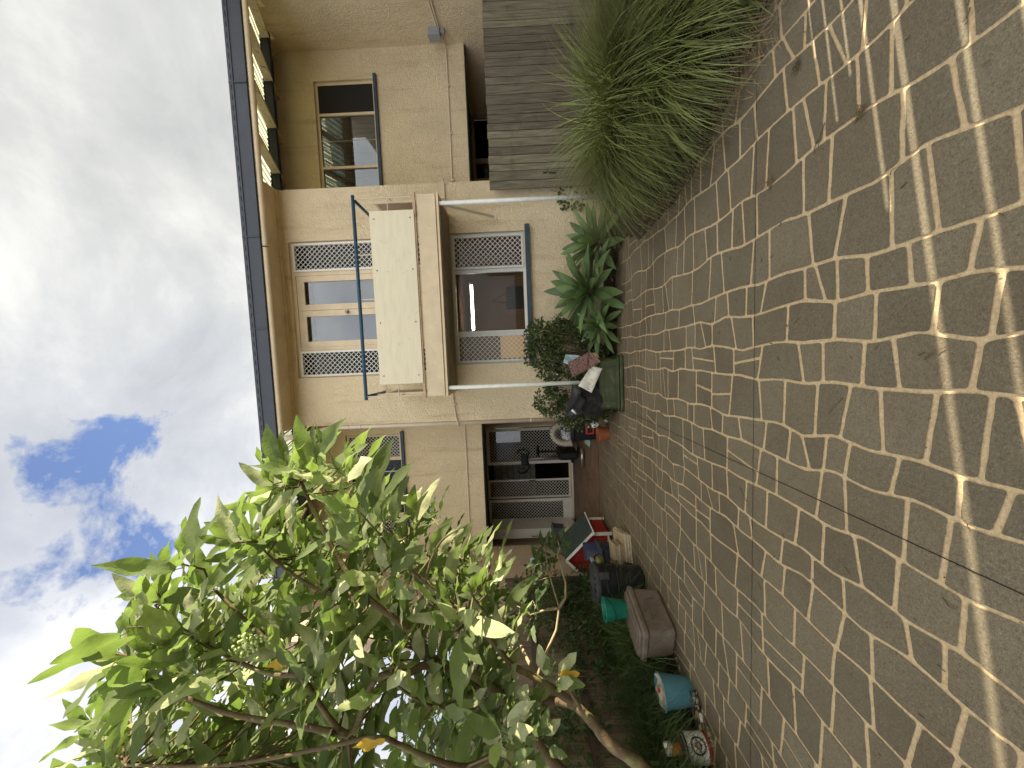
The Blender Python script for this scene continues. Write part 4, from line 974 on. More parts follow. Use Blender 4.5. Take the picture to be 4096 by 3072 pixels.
agave(P(2385, 965, 5.7), Vector((0.15, -0.5, 1)), 34, 0.66, 0.125, 'green agave rosette nearest the grass tussock', 3)
agave(P(2350, 1165, 5.8), Vector((-0.05, -0.5, 1)), 42, 0.78, 0.135, 'largest agave rosette, in the middle under the window', 4)
agave(P(2392, 1300, 5.75), Vector((-0.2, -0.6, 0.7)), 26, 0.46, 0.10, 'smallest agave rosette beside the green tub', 5)
r_ = random.Random(9); q = MB()
for _ in range(14):
    b0 = PZ(r_.uniform(2440, 2462), r_.uniform(950, 1330), 0.03); b0.y += 0.1
    leaf(q, b0, Vector((r_.uniform(-1, 1), -0.5, r_.uniform(-.1, .3))), Vector((0, 0, 1)), r_.uniform(.12, .28), 0.04, 0.4, 0.5, 0.02, 6, 'lance', 0, r_)
kind(tag(q.build('dead_leaves', m_straw, None, True, origin=(1.0, 5.7, 0.0)), 'dry brown dead leaves littered along the bed edge under the agaves', 'dead leaves'), 'stuff')
o = bpy.data.objects[-1] if False else None

# --- jade plant
jd = thing('jade_plant', (-0.35, 6.1, 0), 'bushy dark green jade plant against the wall behind the green tub', 'shrub')
r_ = random.Random(31); qs = MB(); ql = MB(); qf = MB()
jp = [(2110, 1330), (2115, 1420), (2120, 1490), (2150, 1560), (2150, 1620), (2190, 1660), (2240, 1690), (2280, 1722), (2330, 1700), (2400, 1690), (2440, 1660), (2440, 1380), (2330, 1320), (2290, 1290), (2200, 1262), (2140, 1290)]
jroot = [Vector((x_, 6.12, 0.02)) for x_ in (0.05, -0.35, -0.75)]
cnt = 0
while cnt < 640:
    x, y = r_.uniform(2100, 2445), r_.uniform(1255, 1750)
    if not inside(x, y, jp): continue
    cnt += 1; Y = r_.uniform(5.75, 6.38); c_ = P(x, y, Y)
    if mathutils.noise.noise(Vector((x*0.012, y*0.012, 3.3))) > 0.16: continue
    if cnt % 12 == 0:
        b0 = min(jroot, key=lambda a: abs(a.x-c_.x)); mdp = b0.lerp(c_, 0.55)+Vector((r_.uniform(-.08, .08), r_.uniform(-.05, .05), r_.uniform(-.05, .05)))
        qs.tube([b0, mdp, c_], [0.022, 0.012, 0.006], 6)
    for k in range(r_.randint(14, 20)):
        d = Vector((r_.gauss(0, 1), r_.gauss(-.3, 1), r_.gauss(0.4, 1))).normalized(); L = r_.uniform(0.03, 0.052)
        leaf(ql, c_+d*r_.uniform(0.012, 0.08), d, Vector((r_.gauss(0, 1), r_.gauss(0, 1), 1)), L, L*0.72, 0.0, 0.3, 0.0, 3, 'round', 0, r_)
for (x, y) in ((2105, 1365), (2112, 1440), (2170, 1528), (2228, 1496), (2205, 1640)):
    c_ = P(x, y, 5.8); qf = MB()
    for _ in range(14): qf.ball(c_+Vector((r_.uniform(-.015, .015), r_.uniform(-.008, .008), r_.uniform(-.015, .015))), 0.008, 4)
    qf.build('flower', mat('pink_flower', (0.65, 0.42, 0.36), 0.7), jd, True)
qs.build('stem', m_bark, jd, True); ql.build('foliage', m_jade, jd, True)
# --- ivy on the wall by the fence end
q = MB(); iv = thing('ivy', (2.45, 6.45, 0), 'thin dark ivy climbing the wall foot beside the fence end', 'creeper')
stp = [P(2360, 800, 6.46), P(2300, 790, 6.46), P(2250, 775, 6.46), P(2200, 760, 6.46)]; q.tube(stp, 0.004, 5)
stp2 = [P(2330, 850, 6.46), P(2270, 820, 6.46), P(2240, 840, 6.46)]; q.tube(stp2, 0.004, 5); q.build('stem', m_bark, iv)
q = MB()
for _ in range(46):
    x, y = r_.choice([(2200+r_.uniform(0, 170), 765+r_.uniform(-20, 60)), (2220+r_.uniform(0, 130), 820+r_.uniform(-20, 40))])
    leaf(q, P(x, y, 6.47), Vector((r_.gauss(0, 1), -0.2, r_.gauss(-.3, 1))), Vector((0, -1, 0)), r_.uniform(.04, .085), r_.uniform(.03, .06), 0.2, 0.1, 0.004, 4, 'lance', 0, r_)
q.build('foliage', m_leafd, iv, True)

# --- tussock grasses on the right
def tussock(c, rad, n, L, w, label, seed, mt, name='grass_tussock', el=(0.9, 1.5), bend=(1.4, 2.6), dry=0.1, fac=None):
    r_ = random.Random(seed); o_ = thing(name, (c[0], c[1], 0), label, 'ornamental grass', 'grass tussocks by the right fence'); q = MB(); qd = MB()
    for k in range(n):
        a = r_.uniform(0, 2*math.pi); rr = rad*math.sqrt(r_.random()); b0 = (c[0]+rr*math.cos(a), c[1]+rr*math.sin(a), 0.02)
        az = a + r_.gauss(0, 0.5) if r_.random() < 0.75 else r_.uniform(0, 2*math.pi)
        tgt = qd if r_.random() < dry else q
        Lk = L*r_.uniform(0.6, 1.12)*(0.7 if tgt is qd else 1)
        blade(tgt, b0, az, r_.uniform(*el), Lk, w*r_.uniform(.7, 1.3), r_.uniform(*bend), 7, 0, r_)
    q.build('foliage', mt, o_)
    if dry > 0: qd.build('dead_foliage', m_straw, o_)
    return o_
tussock((2.33, 3.72), 0.28, 4900, 1.50, 0.0085, 'tallest green grass tussock arching over the paving before the fence', 1, m_grass, dry=0.05, el=(1.1, 1.56), bend=(1.3, 2.9))
tussock((2.25, 3.05), 0.26, 3000, 1.12, 0.0085, 'second green grass tussock, nearer the camera than the tallest', 2, m_grass, dry=0.08, el=(1.0, 1.56), bend=(1.5, 3.0))
tussock((2.5, 2.65), 0.30, 1100, 0.62, 0.012, 'low broad-bladed grass clump with dry straw at its foot', 6, m_grass, dry=0.3, el=(0.3, 1.3))
tussock((2.35, 2.45), 0.22, 420, 0.42, 0.012, 'smallest straggly clump with dead blades at the paving corner', 8, m_grass, dry=0.5, el=(0.15, 1.1))
q = MB(); r_ = random.Random(77)
for _ in range(1100):
    t = r_.random(); e = [(2.15, 2.15), (1.9, 2.4), (1.72, 2.62), (1.5, 3.1), (1.38, 3.7), (1.45, 4.5)]; i = min(4, int(t*5)); f = t*5-i
    x = e[i][0]+(e[i+1][0]-e[i][0])*f+r_.gauss(0.05, .14); y = e[i][1]+(e[i+1][1]-e[i][1])*f+r_.gauss(0, .08)
    blade(q, (x, y, 0.015), r_.uniform(0, 6.28), r_.uniform(0, .5), r_.uniform(.06, .26), 0.004, r_.uniform(0, 1.2), 3, 0, r_)
kind(tag(q.build('straw_litter', m_straw, None, origin=(1.6, 3.0, 0)), 'dry straw scattered along the foot of the right grasses', 'straw'), 'stuff')
# --- dark grass in the left bed
q = MB(); r_ = random.Random(78)
for k in range(330):
    cx_, cy_ = r_.uniform(-3.98, -3.2), r_.uniform(2.2, 5.3)
    if cx_ > -3.72 and cy_ < 3.95: cx_ = r_.uniform(-3.99, -3.80)
    if cy_ > 4.6 and r_.random() < .5: continue
    for j in range(38):
        a = r_.uniform(0, 6.28); blade(q, (cx_+r_.gauss(0, .04), cy_+r_.gauss(0, .04), 0.01), a, r_.uniform(.8, 1.5), r_.uniform(.45, 1.0), 0.008, r_.uniform(.9, 2.6), 6, 0, r_)
kind(tag(q.build('bed_grass', m_grassd, None, origin=(-3.6, 3.5, 0)), 'long dark grass growing in the shaded left bed behind the buckets', 'grass'), 'stuff')
q = MB()
for _ in range(260):
    x, y = r_.uniform(-3.98, -3.1), r_.uniform(2.2, 7.0)
    leaf(q, Vector((x, y, 0.03+r_.uniform(0, .03))), Vector((r_.gauss(0, 1), r_.gauss(0, 1), r_.uniform(-.1, .3))), Vector((0, 0, 1)), r_.uniform(.03, .12), r_.uniform(.015, .05), 0.3, 0.3, 0.01, 4, 'lance', 0, r_)
kind(tag(q.build('leaf_litter', m_straw, None, origin=(-3.6, 4.0, 0)), 'fallen dead leaves on the soil of the left bed', 'leaf litter'), 'stuff')
# twigs on the paving
q = MB()
tw = [(3300, 490, 3270, 610), (3880, 30, 3850, 90), (3960, 240, 3940, 250), (3370, 1590, 3310, 1660), (3270, 560, 3255, 620), (3620, 160, 3640, 140), (3560, 700, 3600, 660), (3700, 1440, 3780, 1390), (2960, 1950, 2990, 2010), (2790, 2000, 2810, 2060), (3380, 2270, 3400, 2300), (3180, 1290, 3200, 1270), (3030, 2330, 3050, 2360), (3770, 2390, 3830, 2440), (3360, 800, 3350, 860), (2640, 1640, 2660, 1680), (2590, 1300, 2600, 1330)]
for (a, b_, c_, d_) in tw:
    A, B2 = PZ(a, b_, 0.008), PZ(c_, d_, 0.008); mm_ = A.lerp(B2, .5)+Vector((r_.uniform(-.01, .01), r_.uniform(-.01, .01), 0.004)); q.tube([A, mm_, B2], [0.0022, 0.002, 0.001], 5)
for _ in range(420):
    x, y = r_.uniform(-3.2, 2.4), r_.uniform(.9, 7.2)
    a = r_.uniform(0, 6.28); L = r_.uniform(.004, .03); q.tube([(x, y, 0.007), (x+L*math.cos(a), y+L*math.sin(a), 0.008)], r_.uniform(.001, .0025), 4)
for (x, y) in ((3440, 455), (3190, 262), (3082, 730)):
    c_ = PZ(x, y, 0.01)
    for _ in range(26): a = r_.uniform(0, 6.28); L = r_.uniform(.01, .05); q.tube([c_+Vector((r_.gauss(0, .015), r_.gauss(0, .012), 0)), c_+Vector((L*math.cos(a), L*math.sin(a), r_.uniform(0, .012)))], 0.0016, 4)
kind(tag(q.build('twig_litter', m_bark, None, origin=(0, 3, 0)), 'small dark twigs and crumbs scattered over the paving', 'twigs'), 'stuff')

# ------------------------------------------------------------------ loose things
def sheet(name, c4, mt, parent=None, nu=16, nv=16, rip=None, th=0.006, origin=None):
    a, b_, c_, d_ = [Vector(v) for v in c4]; nor = (b_-a).cross(d_-a).normalized()
    q = MB(); top = []; bot = []
    for i in range(nu+1):
        for j in range(nv+1):
            u, v = i/nu, j/nv; p = (a*(1-u)+b_*u)*(1-v)+(d_*(1-u)+c_*u)*v
            h = rip(u, v) if rip else 0; top.append(p+nor*(h+th/2)); bot.append(p+nor*(h-th/2))
    k = nv+1; n = len(top)
    f1 = [(i*k+j, (i+1)*k+j, (i+1)*k+j+1, i*k+j+1) for i in range(nu) for j in range(nv)]
    fs_ = f1 + [tuple(n+x for x in reversed(f)) for f in f1]
    ring = [j for j in range(nv+1)] + [i*k+nv for i in range(1, nu+1)] + [nu*k+j for j in range(nv-1, -1, -1)] + [i*k for i in range(nu-1, 0, -1)]
    fs_ += [(ring[i], ring[(i+1) % len(ring)], n+ring[(i+1) % len(ring)], n+ring[i]) for i in range(len(ring))]
    q.add(top+bot, fs_); return q.build(name, mt, parent, True, origin)
def plastic(name, c, rough=0.42, dirt=0.35, dcol=(0.20, 0.16, 0.10)):
    return mat(name, c, rough, 0.10, 5, 0.12, 90, spec=0.4, stain=(dcol, 6, 0.5, dirt))

# green tub upside down by the bay
gt = thing('plastic_tub', (-0.43, 5.62, 0), 'dark green plastic tub turned upside down under the jade plant', 'tub', 'plastic tubs')
mg = plastic('green_plastic', (0.036, 0.048, 0.013), 0.4, 0.25)
q = MB(); cx_, hx_ = -0.435, 0.385
q.obox((cx_, 5.68, 0.205), (hx_-0.02, 0.24, 0.145), None, 0, 0.05, taper=1.05)
smooth_angle(q.build('tub_body', mg, gt), 35)
q = MB(); q.obox((cx_, 5.68, 0.035), (hx_+0.03, 0.275, 0.022), None, 0, 0.05); q.obox((cx_, 5.68, 0.078), (hx_+0.018, 0.262, 0.012), None, 0, 0.05)
smooth_angle(q.build('rim', mg, gt), 35)
q = MB(); yf = 5.68-0.24
bars(q, cx_-0.26, cx_+0.26, 0.12, 0.29, yf-0.012, 0.014, 0.012); q.build('raised_frame', mg, gt)
# draped things on the tub
def bagm():
    return mat('black_fabric', (0.022, 0.020, 0.019), 0.88, 0.5, 9, 0.9, 45, stain=((0.075, 0.062, 0.045), 8, 0.55, 0.6))
bgc = P(2385, 1602, 5.5)
bg_ = thing('black_jacket', (bgc.x, 5.55, 0.33), 'crumpled black padded jacket slumped over the green tub', 'jacket')
q = MB(); n = 26; r_ = random.Random(3); vs_ = []
import mathutils
for i in range(n+1):
    th = math.pi*i/n
    for k in range(2*n):
        ph = math.pi*k/n; d = Vector((math.sin(th)*math.cos(ph), math.sin(th)*math.sin(ph), math.cos(th)))
        rr = 1 + 0.22*mathutils.noise.noise(d*1.6+Vector((3, 1, 2))) + 0.10*mathutils.noise.noise(d*4+Vector((1, 5, 2))) - 0.25*max(0, 1-abs((d.x*0.8+d.z*0.6)-0.25)/0.12)*0.35
        vs_.append(Vector((bgc.x, 5.62, bgc.z+0.02)) + Vector((d.x*0.245, d.y*0.20, d.z*0.225))*rr)
q.add(vs_, [(i*2*n+k, (i+1)*2*n+k, (i+1)*2*n+(k+1) % (2*n), i*2*n+(k+1) % (2*n)) for i in range(n) for k in range(2*n)])
q.build('jacket_body', bagm(), bg_, True)
sheet('collar_flap', (P(2262, 1668, 5.55), P(2330, 1655, 5.38), P(2325, 1555, 5.36), P(2290, 1535, 5.5)), mat('black_leather', (0.028, 0.028, 0.03), 0.45, 0.3, 8, 0.3, 50), bg_, 16, 16, lambda u, v: 0.05*math.sin(u*3.1)+0.018*math.sin(v*7+u*3), 0.012)
sheet('sleeve_fold', (P(2252, 1640, 5.5), P(2300, 1680, 5.5), P(2345, 1600, 5.36), P(2315, 1570, 5.36)), bagm(), bg_, 16, 12, lambda u, v: 0.05*math.sin(v*3.1)+0.012*math.sin(u*9), 0.02)
sheet('white_tag', (P(2284, 1643, 5.36), P(2290, 1636, 5.36), P(2306, 1652, 5.36), P(2303, 1658, 5.36)), m_white, bg_, 2, 2, None, 0.004)
def dots():
    M = bpy.data.materials.new('perforated_white'); M.use_nodes = True; t = M.node_tree; b = t.nodes['Principled BSDF']
    pos = N('ShaderNodeNewGeometry', t).outputs['Position']; vo = N('ShaderNodeTexVoronoi', t); vo.inputs['Scale'].default_value = 38; vo.inputs['Randomness'].default_value = 0.25; t.links.new(pos, vo.inputs['Vector'])
    k = ramp(t, vo.outputs['Distance'], [(0.10, (0, 0, 0)), (0.2, (1, 1, 1))])
    c = mixc(t, k, (0.12, 0.11, 0.10), (0.70, 0.66, 0.55)); c = mixc(t, math_(t, 'MULTIPLY', ramp(t, noise(t, pos, 26, 4, 0.7), [(0.55, (0, 0, 0)), (0.62, (1, 1, 1))]), 0.6), c, (0.22, 0.2, 0.17))
    t.links.new(c, b.inputs['Base Color']); b.inputs['Roughness'].default_value = 0.6; return M
wm = sheet('shower_mat', (P(2313, 1543, 5.34), P(2367, 1571, 5.34), P(2409, 1474, 5.38), P(2366, 1462, 5.38)), dots(), None, 14, 20, lambda u, v: 0.012*math.sin(u*6)*math.cos(v*5), 0.008, origin=P(2362, 1515, 5.36))
tag(wm, 'white perforated rubber bath mat propped on the black jacket', 'bath mat')
def ribm(name, a, b_, sc):
    M = bpy.data.materials.new(name); M.use_nodes = True; t = M.node_tree; b = t.nodes['Principled BSDF']
    pos = N('ShaderNodeNewGeometry', t).outputs['Position']; nz = noise(t, pos, sc, 2, 0.5, 0.6)
    t.links.new(ramp(t, nz, [(0.4, a), (0.56, b_)]), b.inputs['Base Color']); b.inputs['Roughness'].default_value = 0.95
    bn = N('ShaderNodeBump', t); bn.inputs['Distance'].default_value = 0.012; t.links.new(nz, bn.inputs['Height']); t.links.new(bn.outputs[0], b.inputs['Normal']); return M
pm = sheet('bath_mat', (P(2290, 1508, 5.40), P(2344, 1484, 5.35), P(2356, 1408, 5.40), P(2271, 1450, 5.46)), ribm('pink_chenille', (0.05, 0.025, 0.02), (0.34, 0.20, 0.16), 80), None, 60, 26, lambda u, v: 0.006*math.sin(u*85)+0.02*math.sin(v*3.1), 0.012, origin=P(2320, 1460, 5.4))
tag(pm, 'pink ribbed chenille bath mat bent over in two flaps beside the white mat', 'bath mat')
pm2 = sheet('bath_mat_flap', (P(2344, 1484, 5.349), P(2404, 1446, 5.36), P(2358, 1405, 5.42), P(2300, 1444, 5.42)), ribm('pink_chenille_fold', (0.05, 0.025, 0.02), (0.34, 0.20, 0.16), 80), None, 40, 26, lambda u, v: 0.006*math.sin(u*60)+0.012*math.sin(v*3.1), 0.012, origin=pm.location)
mi_ = pm2.matrix_basis.copy(); pm2.parent = pm; pm2.location = (0, 0, 0)
bc = sheet('blue_cloth', (P(2254, 1452, 5.5), P(2300, 1470, 5.44), P(2318, 1423, 5.48), P(2262, 1416, 5.54)), ribm('pale_blue_towelling', (0.16, 0.24, 0.26), (0.42, 0.54, 0.56), 120), None, 16, 16, lambda u, v: 0.02*math.sin(v*5+u*2), 0.012, origin=P(2285, 1440, 5.5))
tag(bc, 'pale blue towelling cloth behind the pink mat', 'cloth')
cb_ = sheet('cardboard_piece', (P(2360, 1425, 5.43), P(2398, 1432, 5.41), P(2388, 1410, 5.47), P(2368, 1412, 5.47)), mat('cardboard', (0.42, 0.30, 0.16), 0.9, 0.1), None, 3, 3, None, 0.006, origin=P(2380, 1420, 5.44))
tag(cb_, 'small tan card stuck behind the pink mat', 'card')

# terracotta pots, skull mask, ball
m_terra = mat('terracotta', (0.30, 0.095, 0.035), 0.75, 0.18, 10, 0.2, 60, stain=((0.36, 0.22, 0.13), 12, 0.58, 0.5))
def pot(x, y, r, h, label, sc_=1):
    o_ = thing('plant_pot', (x, y, 0.005), label, 'pot', 'terracotta pots by the bay corner'); q = MB()
    q.lathe([(0.001, 0.012), (r*0.66, 0.012), (r*0.68, 0.0), (r*0.72, 0.0), (r*0.94, h*0.72), (r*0.97, h*0.72), (r, h*0.76), (r, h), (r*0.93, h), (r*0.90, h*0.75), (r*0.68, 0.03), (0.001, 0.03)], (x, y, 0.005), 32)
    smooth_angle(q.build('pot_body', m_terra, o_), 30)
    q = MB(); q.lathe([(0.001, h*0.7), (r*0.86, h*0.7)], (x, y, 0.005), 20); q.build('soil', m_soil, o_); return o_
pot(-1.37, 6.42, 0.135, 0.19, 'terracotta pot on the slab edge by the downpipe')
sk = thing('skull_mask', P(2376, 1697, 6.2), 'small white skull ornament with dark eye holes above the terracotta pot', 'ornament')
q = MB(); c_ = P(2376, 1697, 6.2); q.ball(c_, 0.062, 12, 0, (1, 0.8, 1.0)); q.ball(c_+Vector((0, -0.008, -0.045)), 0.038, 10, 0, (1, 0.9, 0.9)); q.build('skull', mat('bone_white', (0.72, 0.68, 0.58), 0.55), sk, True)
q = MB()
for s_ in (-1, 1): q.ball(c_+Vector((0.023*s_, -0.043, -0.002)), 0.015, 8, 0, (1, 0.5, 1.15))
q.ball(c_+Vector((0, -0.05, -0.026)), 0.007, 6, 0, (0.8, .5, 1.3)); q.build('eye_hole', m_black, sk, True)
c_ = P(2425, 1678, 6.0)
q = MB(); q.ball(c_, 0.045, 12, 0, (1, 1, 0.85)); tag(q.build('stone_ball', mat('dusty_white', (0.34, 0.31, 0.25), 0.8, 0.2, 20), None, True, origin=c_-Vector((0, 0, 0.04))), 'dusty pale stone ball half hidden under the jade plant', 'stone')
# black crate, patterned cloth, foam ring, red toy box, mint bowl
fz = floor_z(7.5)
ck = thing('storage_crate', (-1.46, 7.5, fz), 'black plastic crate standing against the downpipe corner', 'crate')
q = MB(); q.obox((-1.47, 7.52, fz+0.22), (0.23, 0.18, 0.22), None, 0, 0.03, 0.9); smooth_angle(q.build('crate_body', m_black, ck))
q = MB(); q.obox((-1.47, 7.52, fz+0.475), (0.26, 0.21, 0.035), None, 0, 0.04); smooth_angle(q.build('lid', mat('black_lid', (0.02, 0.018, 0.018), 0.35), ck))
a = P(2345, 1737, 7.1)
rbx = thing('toy_box', (a.x+0.12, 7.12, a.z-0.15), 'red window-fronted toy box leaning at the foot of the black crate', 'box')
q = MB(); bars(q, a.x, a.x+0.22, a.z-0.15, a.z, 7.1, 0.022, 0.06); q.build('box_frame', mat('red_card', (0.50, 0.06, 0.02), 0.5), rbx)
q = MB(); q.box(a.x+0.022, a.x+0.198, 7.115, 7.155, a.z-0.128, a.z-0.022); q.build('box_window', mat('dark_red_print', (0.06, 0.012, 0.01), 0.3, 0.5, 30), rbx)
q = MB(); q.box(a.x+0.12, a.x+0.16, 7.106, 7.114, a.z-0.06, a.z-0.035); q.box(a.x+0.14, a.x+0.21, 7.095, 7.099, a.z-0.045, a.z-0.004, 1); q.build('toy', [m_white, mat('teal_label', (0.03, 0.16, 0.13), 0.5)], rbx)
def leop():
    M = bpy.data.materials.new('patterned_cloth'); M.use_nodes = True; t = M.node_tree; b = t.nodes['Principled BSDF']
    pos = N('ShaderNodeNewGeometry', t).outputs['Position']
    t.links.new(ramp(t, noise(t, pos, 42, 2, 0.5, 1.5), [(0.47, (0.012, 0.012, 0.02)), (0.53, (0.62, 0.60, 0.62))]), b.inputs['Base Color']); b.inputs['Roughness'].default_value = 0.95; return M
c_ = P(2268, 1722, 7.4)
q = MB(); q.obox((c_.x-0.0, 7.45, fz+0.60), (0.20, 0.15, 0.095), Matrix.Rotation(R(-4), 3, 'Y'), 0, 0.07); tag(smooth_angle(q.build('folded_cloth', leop(), None, origin=(c_.x, 7.45, fz+0.51)), 60), 'black and white patterned fabric bundle on the black crate', 'cloth')
q = MB(); c2 = P(2262, 1728, 7.35); pts = []
for i in range(15):
    a = R(200 - i*17); pts.append(Vector((c2.x-0.02+0.20*math.cos(a), 7.33, fz+0.60+0.27*math.sin(a))))
for s_ in range(len(pts)-1):
    p0, p1 = pts[s_], pts[s_+1]; d = (p1-p0).normalized(); u = Vector((d.z, 0, -d.x))
    for k, (w0, w1) in enumerate(((-0.055, 0.055),)):
        q.add([p0-u*w1+Vector((0, -.05, 0)), p1-u*w1+Vector((0, -.05, 0)), p1-u*w0+Vector((0, -.05, 0)), p0-u*w0+Vector((0, -.05, 0)), p0-u*w1+Vector((0, .12, 0)), p1-u*w1+Vector((0, .12, 0)), p1-u*w0+Vector((0, .12, 0)), p0-u*w0+Vector((0, .12, 0))], [(0, 1, 2, 3), (4, 7, 6, 5), (0, 4, 5, 1), (3, 2, 6, 7)])
cs = tag(q.build('foam_cushion', mat('beige_foam', (0.36, 0.32, 0.24), 0.85, 0.1, 8), None, True, origin=(c2.x, 7.35, fz+0.5)), 'beige arched foam cushion standing over the patterned fabric', 'cushion')
c_ = PZ(2312, 1800, 0.12)
q = MB(); q.lathe([(0.001, 0.0), (0.05, 0.0), (0.12, 0.085), (0.125, 0.09), (0.118, 0.088), (0.05, 0.01), (0.001, 0.01)], (0, 0, 0), 28)
Mb = Matrix.Rotation(R(180), 3, 'X')
bw = MB(); bw.add([Mb @ v + Vector((-1.86, 8.0, floor_z(8.0)+0.095)) for v in q.v], q.f); tag(bw.build('mint_bowl', mat('mint_plastic', (0.28, 0.44, 0.36), 0.5), None, True, origin=(-1.86, 8.0, floor_z(8.0))), 'mint green bowl upside down in front of the exercise bike', 'bowl')

# exercise bike
bk = thing('exercise_bike', (-2.35, 8.8, floor_z(8.8)), 'black and grey exercise bike standing in front of the sliding door', 'exercise bike')
bf = floor_z(8.8); BYk = 8.8
m_gs = mat('grey_steel', (0.16, 0.15, 0.14), 0.35, metal=0.6)
def Bk(x, y, dy=0): return P(x, y, BYk+dy)
q = MB(); a, b_ = Bk(2302, 1812, -0.35), Bk(2302, 1870, -0.35); q.tube([Vector((a.x+0.1, a.y, bf+0.05)), Vector((b_.x, b_.y, bf+0.05))], 0.037, 12); q.tube([Vector((a.x, BYk+0.5, bf+0.05)), Vector((b_.x, BYk+0.5, bf+0.05))], 0.037, 12)
q.tube([((a.x+b_.x)/2, BYk-0.35, bf+0.06), ((a.x+b_.x)/2, BYk+0.5, bf+0.06)], 0.03, 8); q.build('base_tube', mat('chrome', (0.45, 0.43, 0.40), 0.25, metal=0.8), bk, True)
q = MB(); a, b_ = Bk(2255, 1812), Bk(2290, 1812); q.obox(((a.x+b_.x)/2, BYk, (a.z+b_.z)/2+0.03), (0.10, 0.32, 0.22), None, 0, 0.08); smooth_angle(q.build('flywheel_housing', m_black, bk), 40)
q = MB(); q.tube([Bk(2272, 1825, -0.1), Bk(2115, 1836, -0.28)], 0.032, 10); q.build('column', m_gs, bk, True)
q = MB(); c_ = Bk(2098, 1838, -0.3); q.obox(c_, (0.13, 0.035, 0.085), Matrix.Rotation(R(-35), 3, 'X'), 0, 0.03); smooth_angle(q.build('console', m_black, bk))
q = MB()
for s_ in (-1, 1):
    q.tube([c_+Vector((0, 0, -0.06)), c_+Vector((0.17*s_, -0.03, -0.11)), c_+Vector((0.27*s_, -0.1, -0.02)), c_+Vector((0.27*s_, -0.16, 0.10)), c_+Vector((0.20*s_, -0.2, 0.16))], 0.018, 8)
q.build('handlebar', m_black, bk, True)
q = MB(); c_ = Bk(2152, 1806, 0.4); q.ball(c_, 0.13, 10, 0, (1, 1.1, 0.32)); q.build('saddle', m_black, bk, True)
q = MB(); q.tube([c_, (c_.x, BYk+0.3, bf+0.25)], 0.028, 8); q.build('seat_post', m_black, bk, True)
for s_, zz in ((-1, -0.04), (1, 0.14)):
    q = MB(); p0 = Vector(((Bk(2255, 1812)).x+0.17*s_, BYk-0.05, bf+0.27+zz)); q.obox(p0, (0.05, 0.06, 0.03), None, 0, 0.015); q.tube([p0-Vector((0.05*s_, 0, 0)), Vector((Bk(2255, 1812).x+0.1*s_, BYk, bf+0.3))], 0.012, 6)
    q.build('pedal', m_black, bk)

# red kennel
kn = thing('dog_kennel', (-3.52, 6.65, 0), 'red wooden dog kennel with dark green gable roof and white trim', 'kennel')
kx0, kx1, ky0, ky1, kh, ka = -3.92, -3.12, 6.33, 6.98, 0.42, 0.82
m_red = mat('red_boards', (0.33, 0.022, 0.014), 0.6, 0.25, 4, 0.3, 30, stretch=(1, 1, 3), stain=((0.12, 0.015, 0.01), 5, 0.55, 0.5))
q = MB(); xm = (kx0+kx1)/2
q.add([(kx0, ky0, 0.05), (kx1, ky0, 0.05), (kx1, ky0, kh), (xm, ky0, ka), (kx0, ky0, kh)], [(0, 1, 2, 3, 4)]); q.add([(kx0, ky1, 0.05), (kx1, ky1, 0.05), (kx1, ky1, kh), (xm, ky1, ka), (kx0, ky1, kh)], [(4, 3, 2, 1, 0)])
q.add([(kx1, ky0, 0.05), (kx1, ky1, 0.05), (kx1, ky1, kh), (kx1, ky0, kh)], [(0, 1, 2, 3)]); q.add([(kx0, ky0, 0.05), (kx0, ky1, 0.05), (kx0, ky1, kh), (kx0, ky0, kh)], [(3, 2, 1, 0)])
q.add([(kx0, ky0, 0.05), (kx1, ky0, 0.05), (kx1, ky1, 0.05), (kx0, ky1, 0.05)], [(3, 2, 1, 0)])
for zz in (0.14, 0.235, 0.33): q.box(kx1+0.0005, kx1+0.003, ky0+0.03, ky1, zz, zz+0.004, 1)
for i in range(1, 8): xx = kx0+i*0.1; q.box(xx, xx+0.004, ky0-0.003, ky0-0.0005, 0.06, kh+(0.36 if abs(i-4) < 2 else 0.12 if abs(i-4) < 3 else 0.02), 1)
q.build('kennel_wall', [m_red, mat('red_groove', (0.10, 0.008, 0.006), 0.8)], kn)
for (xx, yy) in ((kx1, ky0), (kx1, ky1-0.04), (kx0-0.03, ky0)): q = MB(); q.box(xx-0.012, xx+0.030, yy-0.014, yy+0.03, 0.0, kh-0.01); q.build('corner_post', m_white, kn)
q = MB(); q.box(kx0, kx1-0.012, ky0-0.012, ky0-0.004, 0.05, 0.085)
q.build('base_trim', m_white, kn)
sl_ = math.atan2(ka-kh, xm-kx0); Ls = math.hypot(ka-kh, xm-kx0)
for s_, nm in ((1, 1), (-1, -1)):
    q = MB(); M_ = Matrix.Rotation(s_*sl_, 3, 'Y'); mid = Vector((xm+s_*(Ls/2+0.06)*math.cos(sl_), (ky0+ky1)/2, ka+0.012-(Ls/2+0.06)*math.sin(sl_)))
    q.obox(mid, (Ls/2+0.06, (ky1-ky0)/2+0.08, 0.008), M_); q.build('roof_slope', mat('green_felt', (0.040, 0.052, 0.044), 0.9, 0.2, 12, 0.5, 80), kn)
    q = MB(); q.obox(mid+Vector((0, -(ky1-ky0)/2-0.088, -0.012)), (Ls/2+0.06, 0.008, 0.02), M_); q.obox(mid+M_ @ Vector(((Ls/2+0.068)*s_*1.0, 0, -0.006)), (0.008, (ky1-ky0)/2+0.08, 0.014), M_); q.build('roof_trim', m_white, kn)

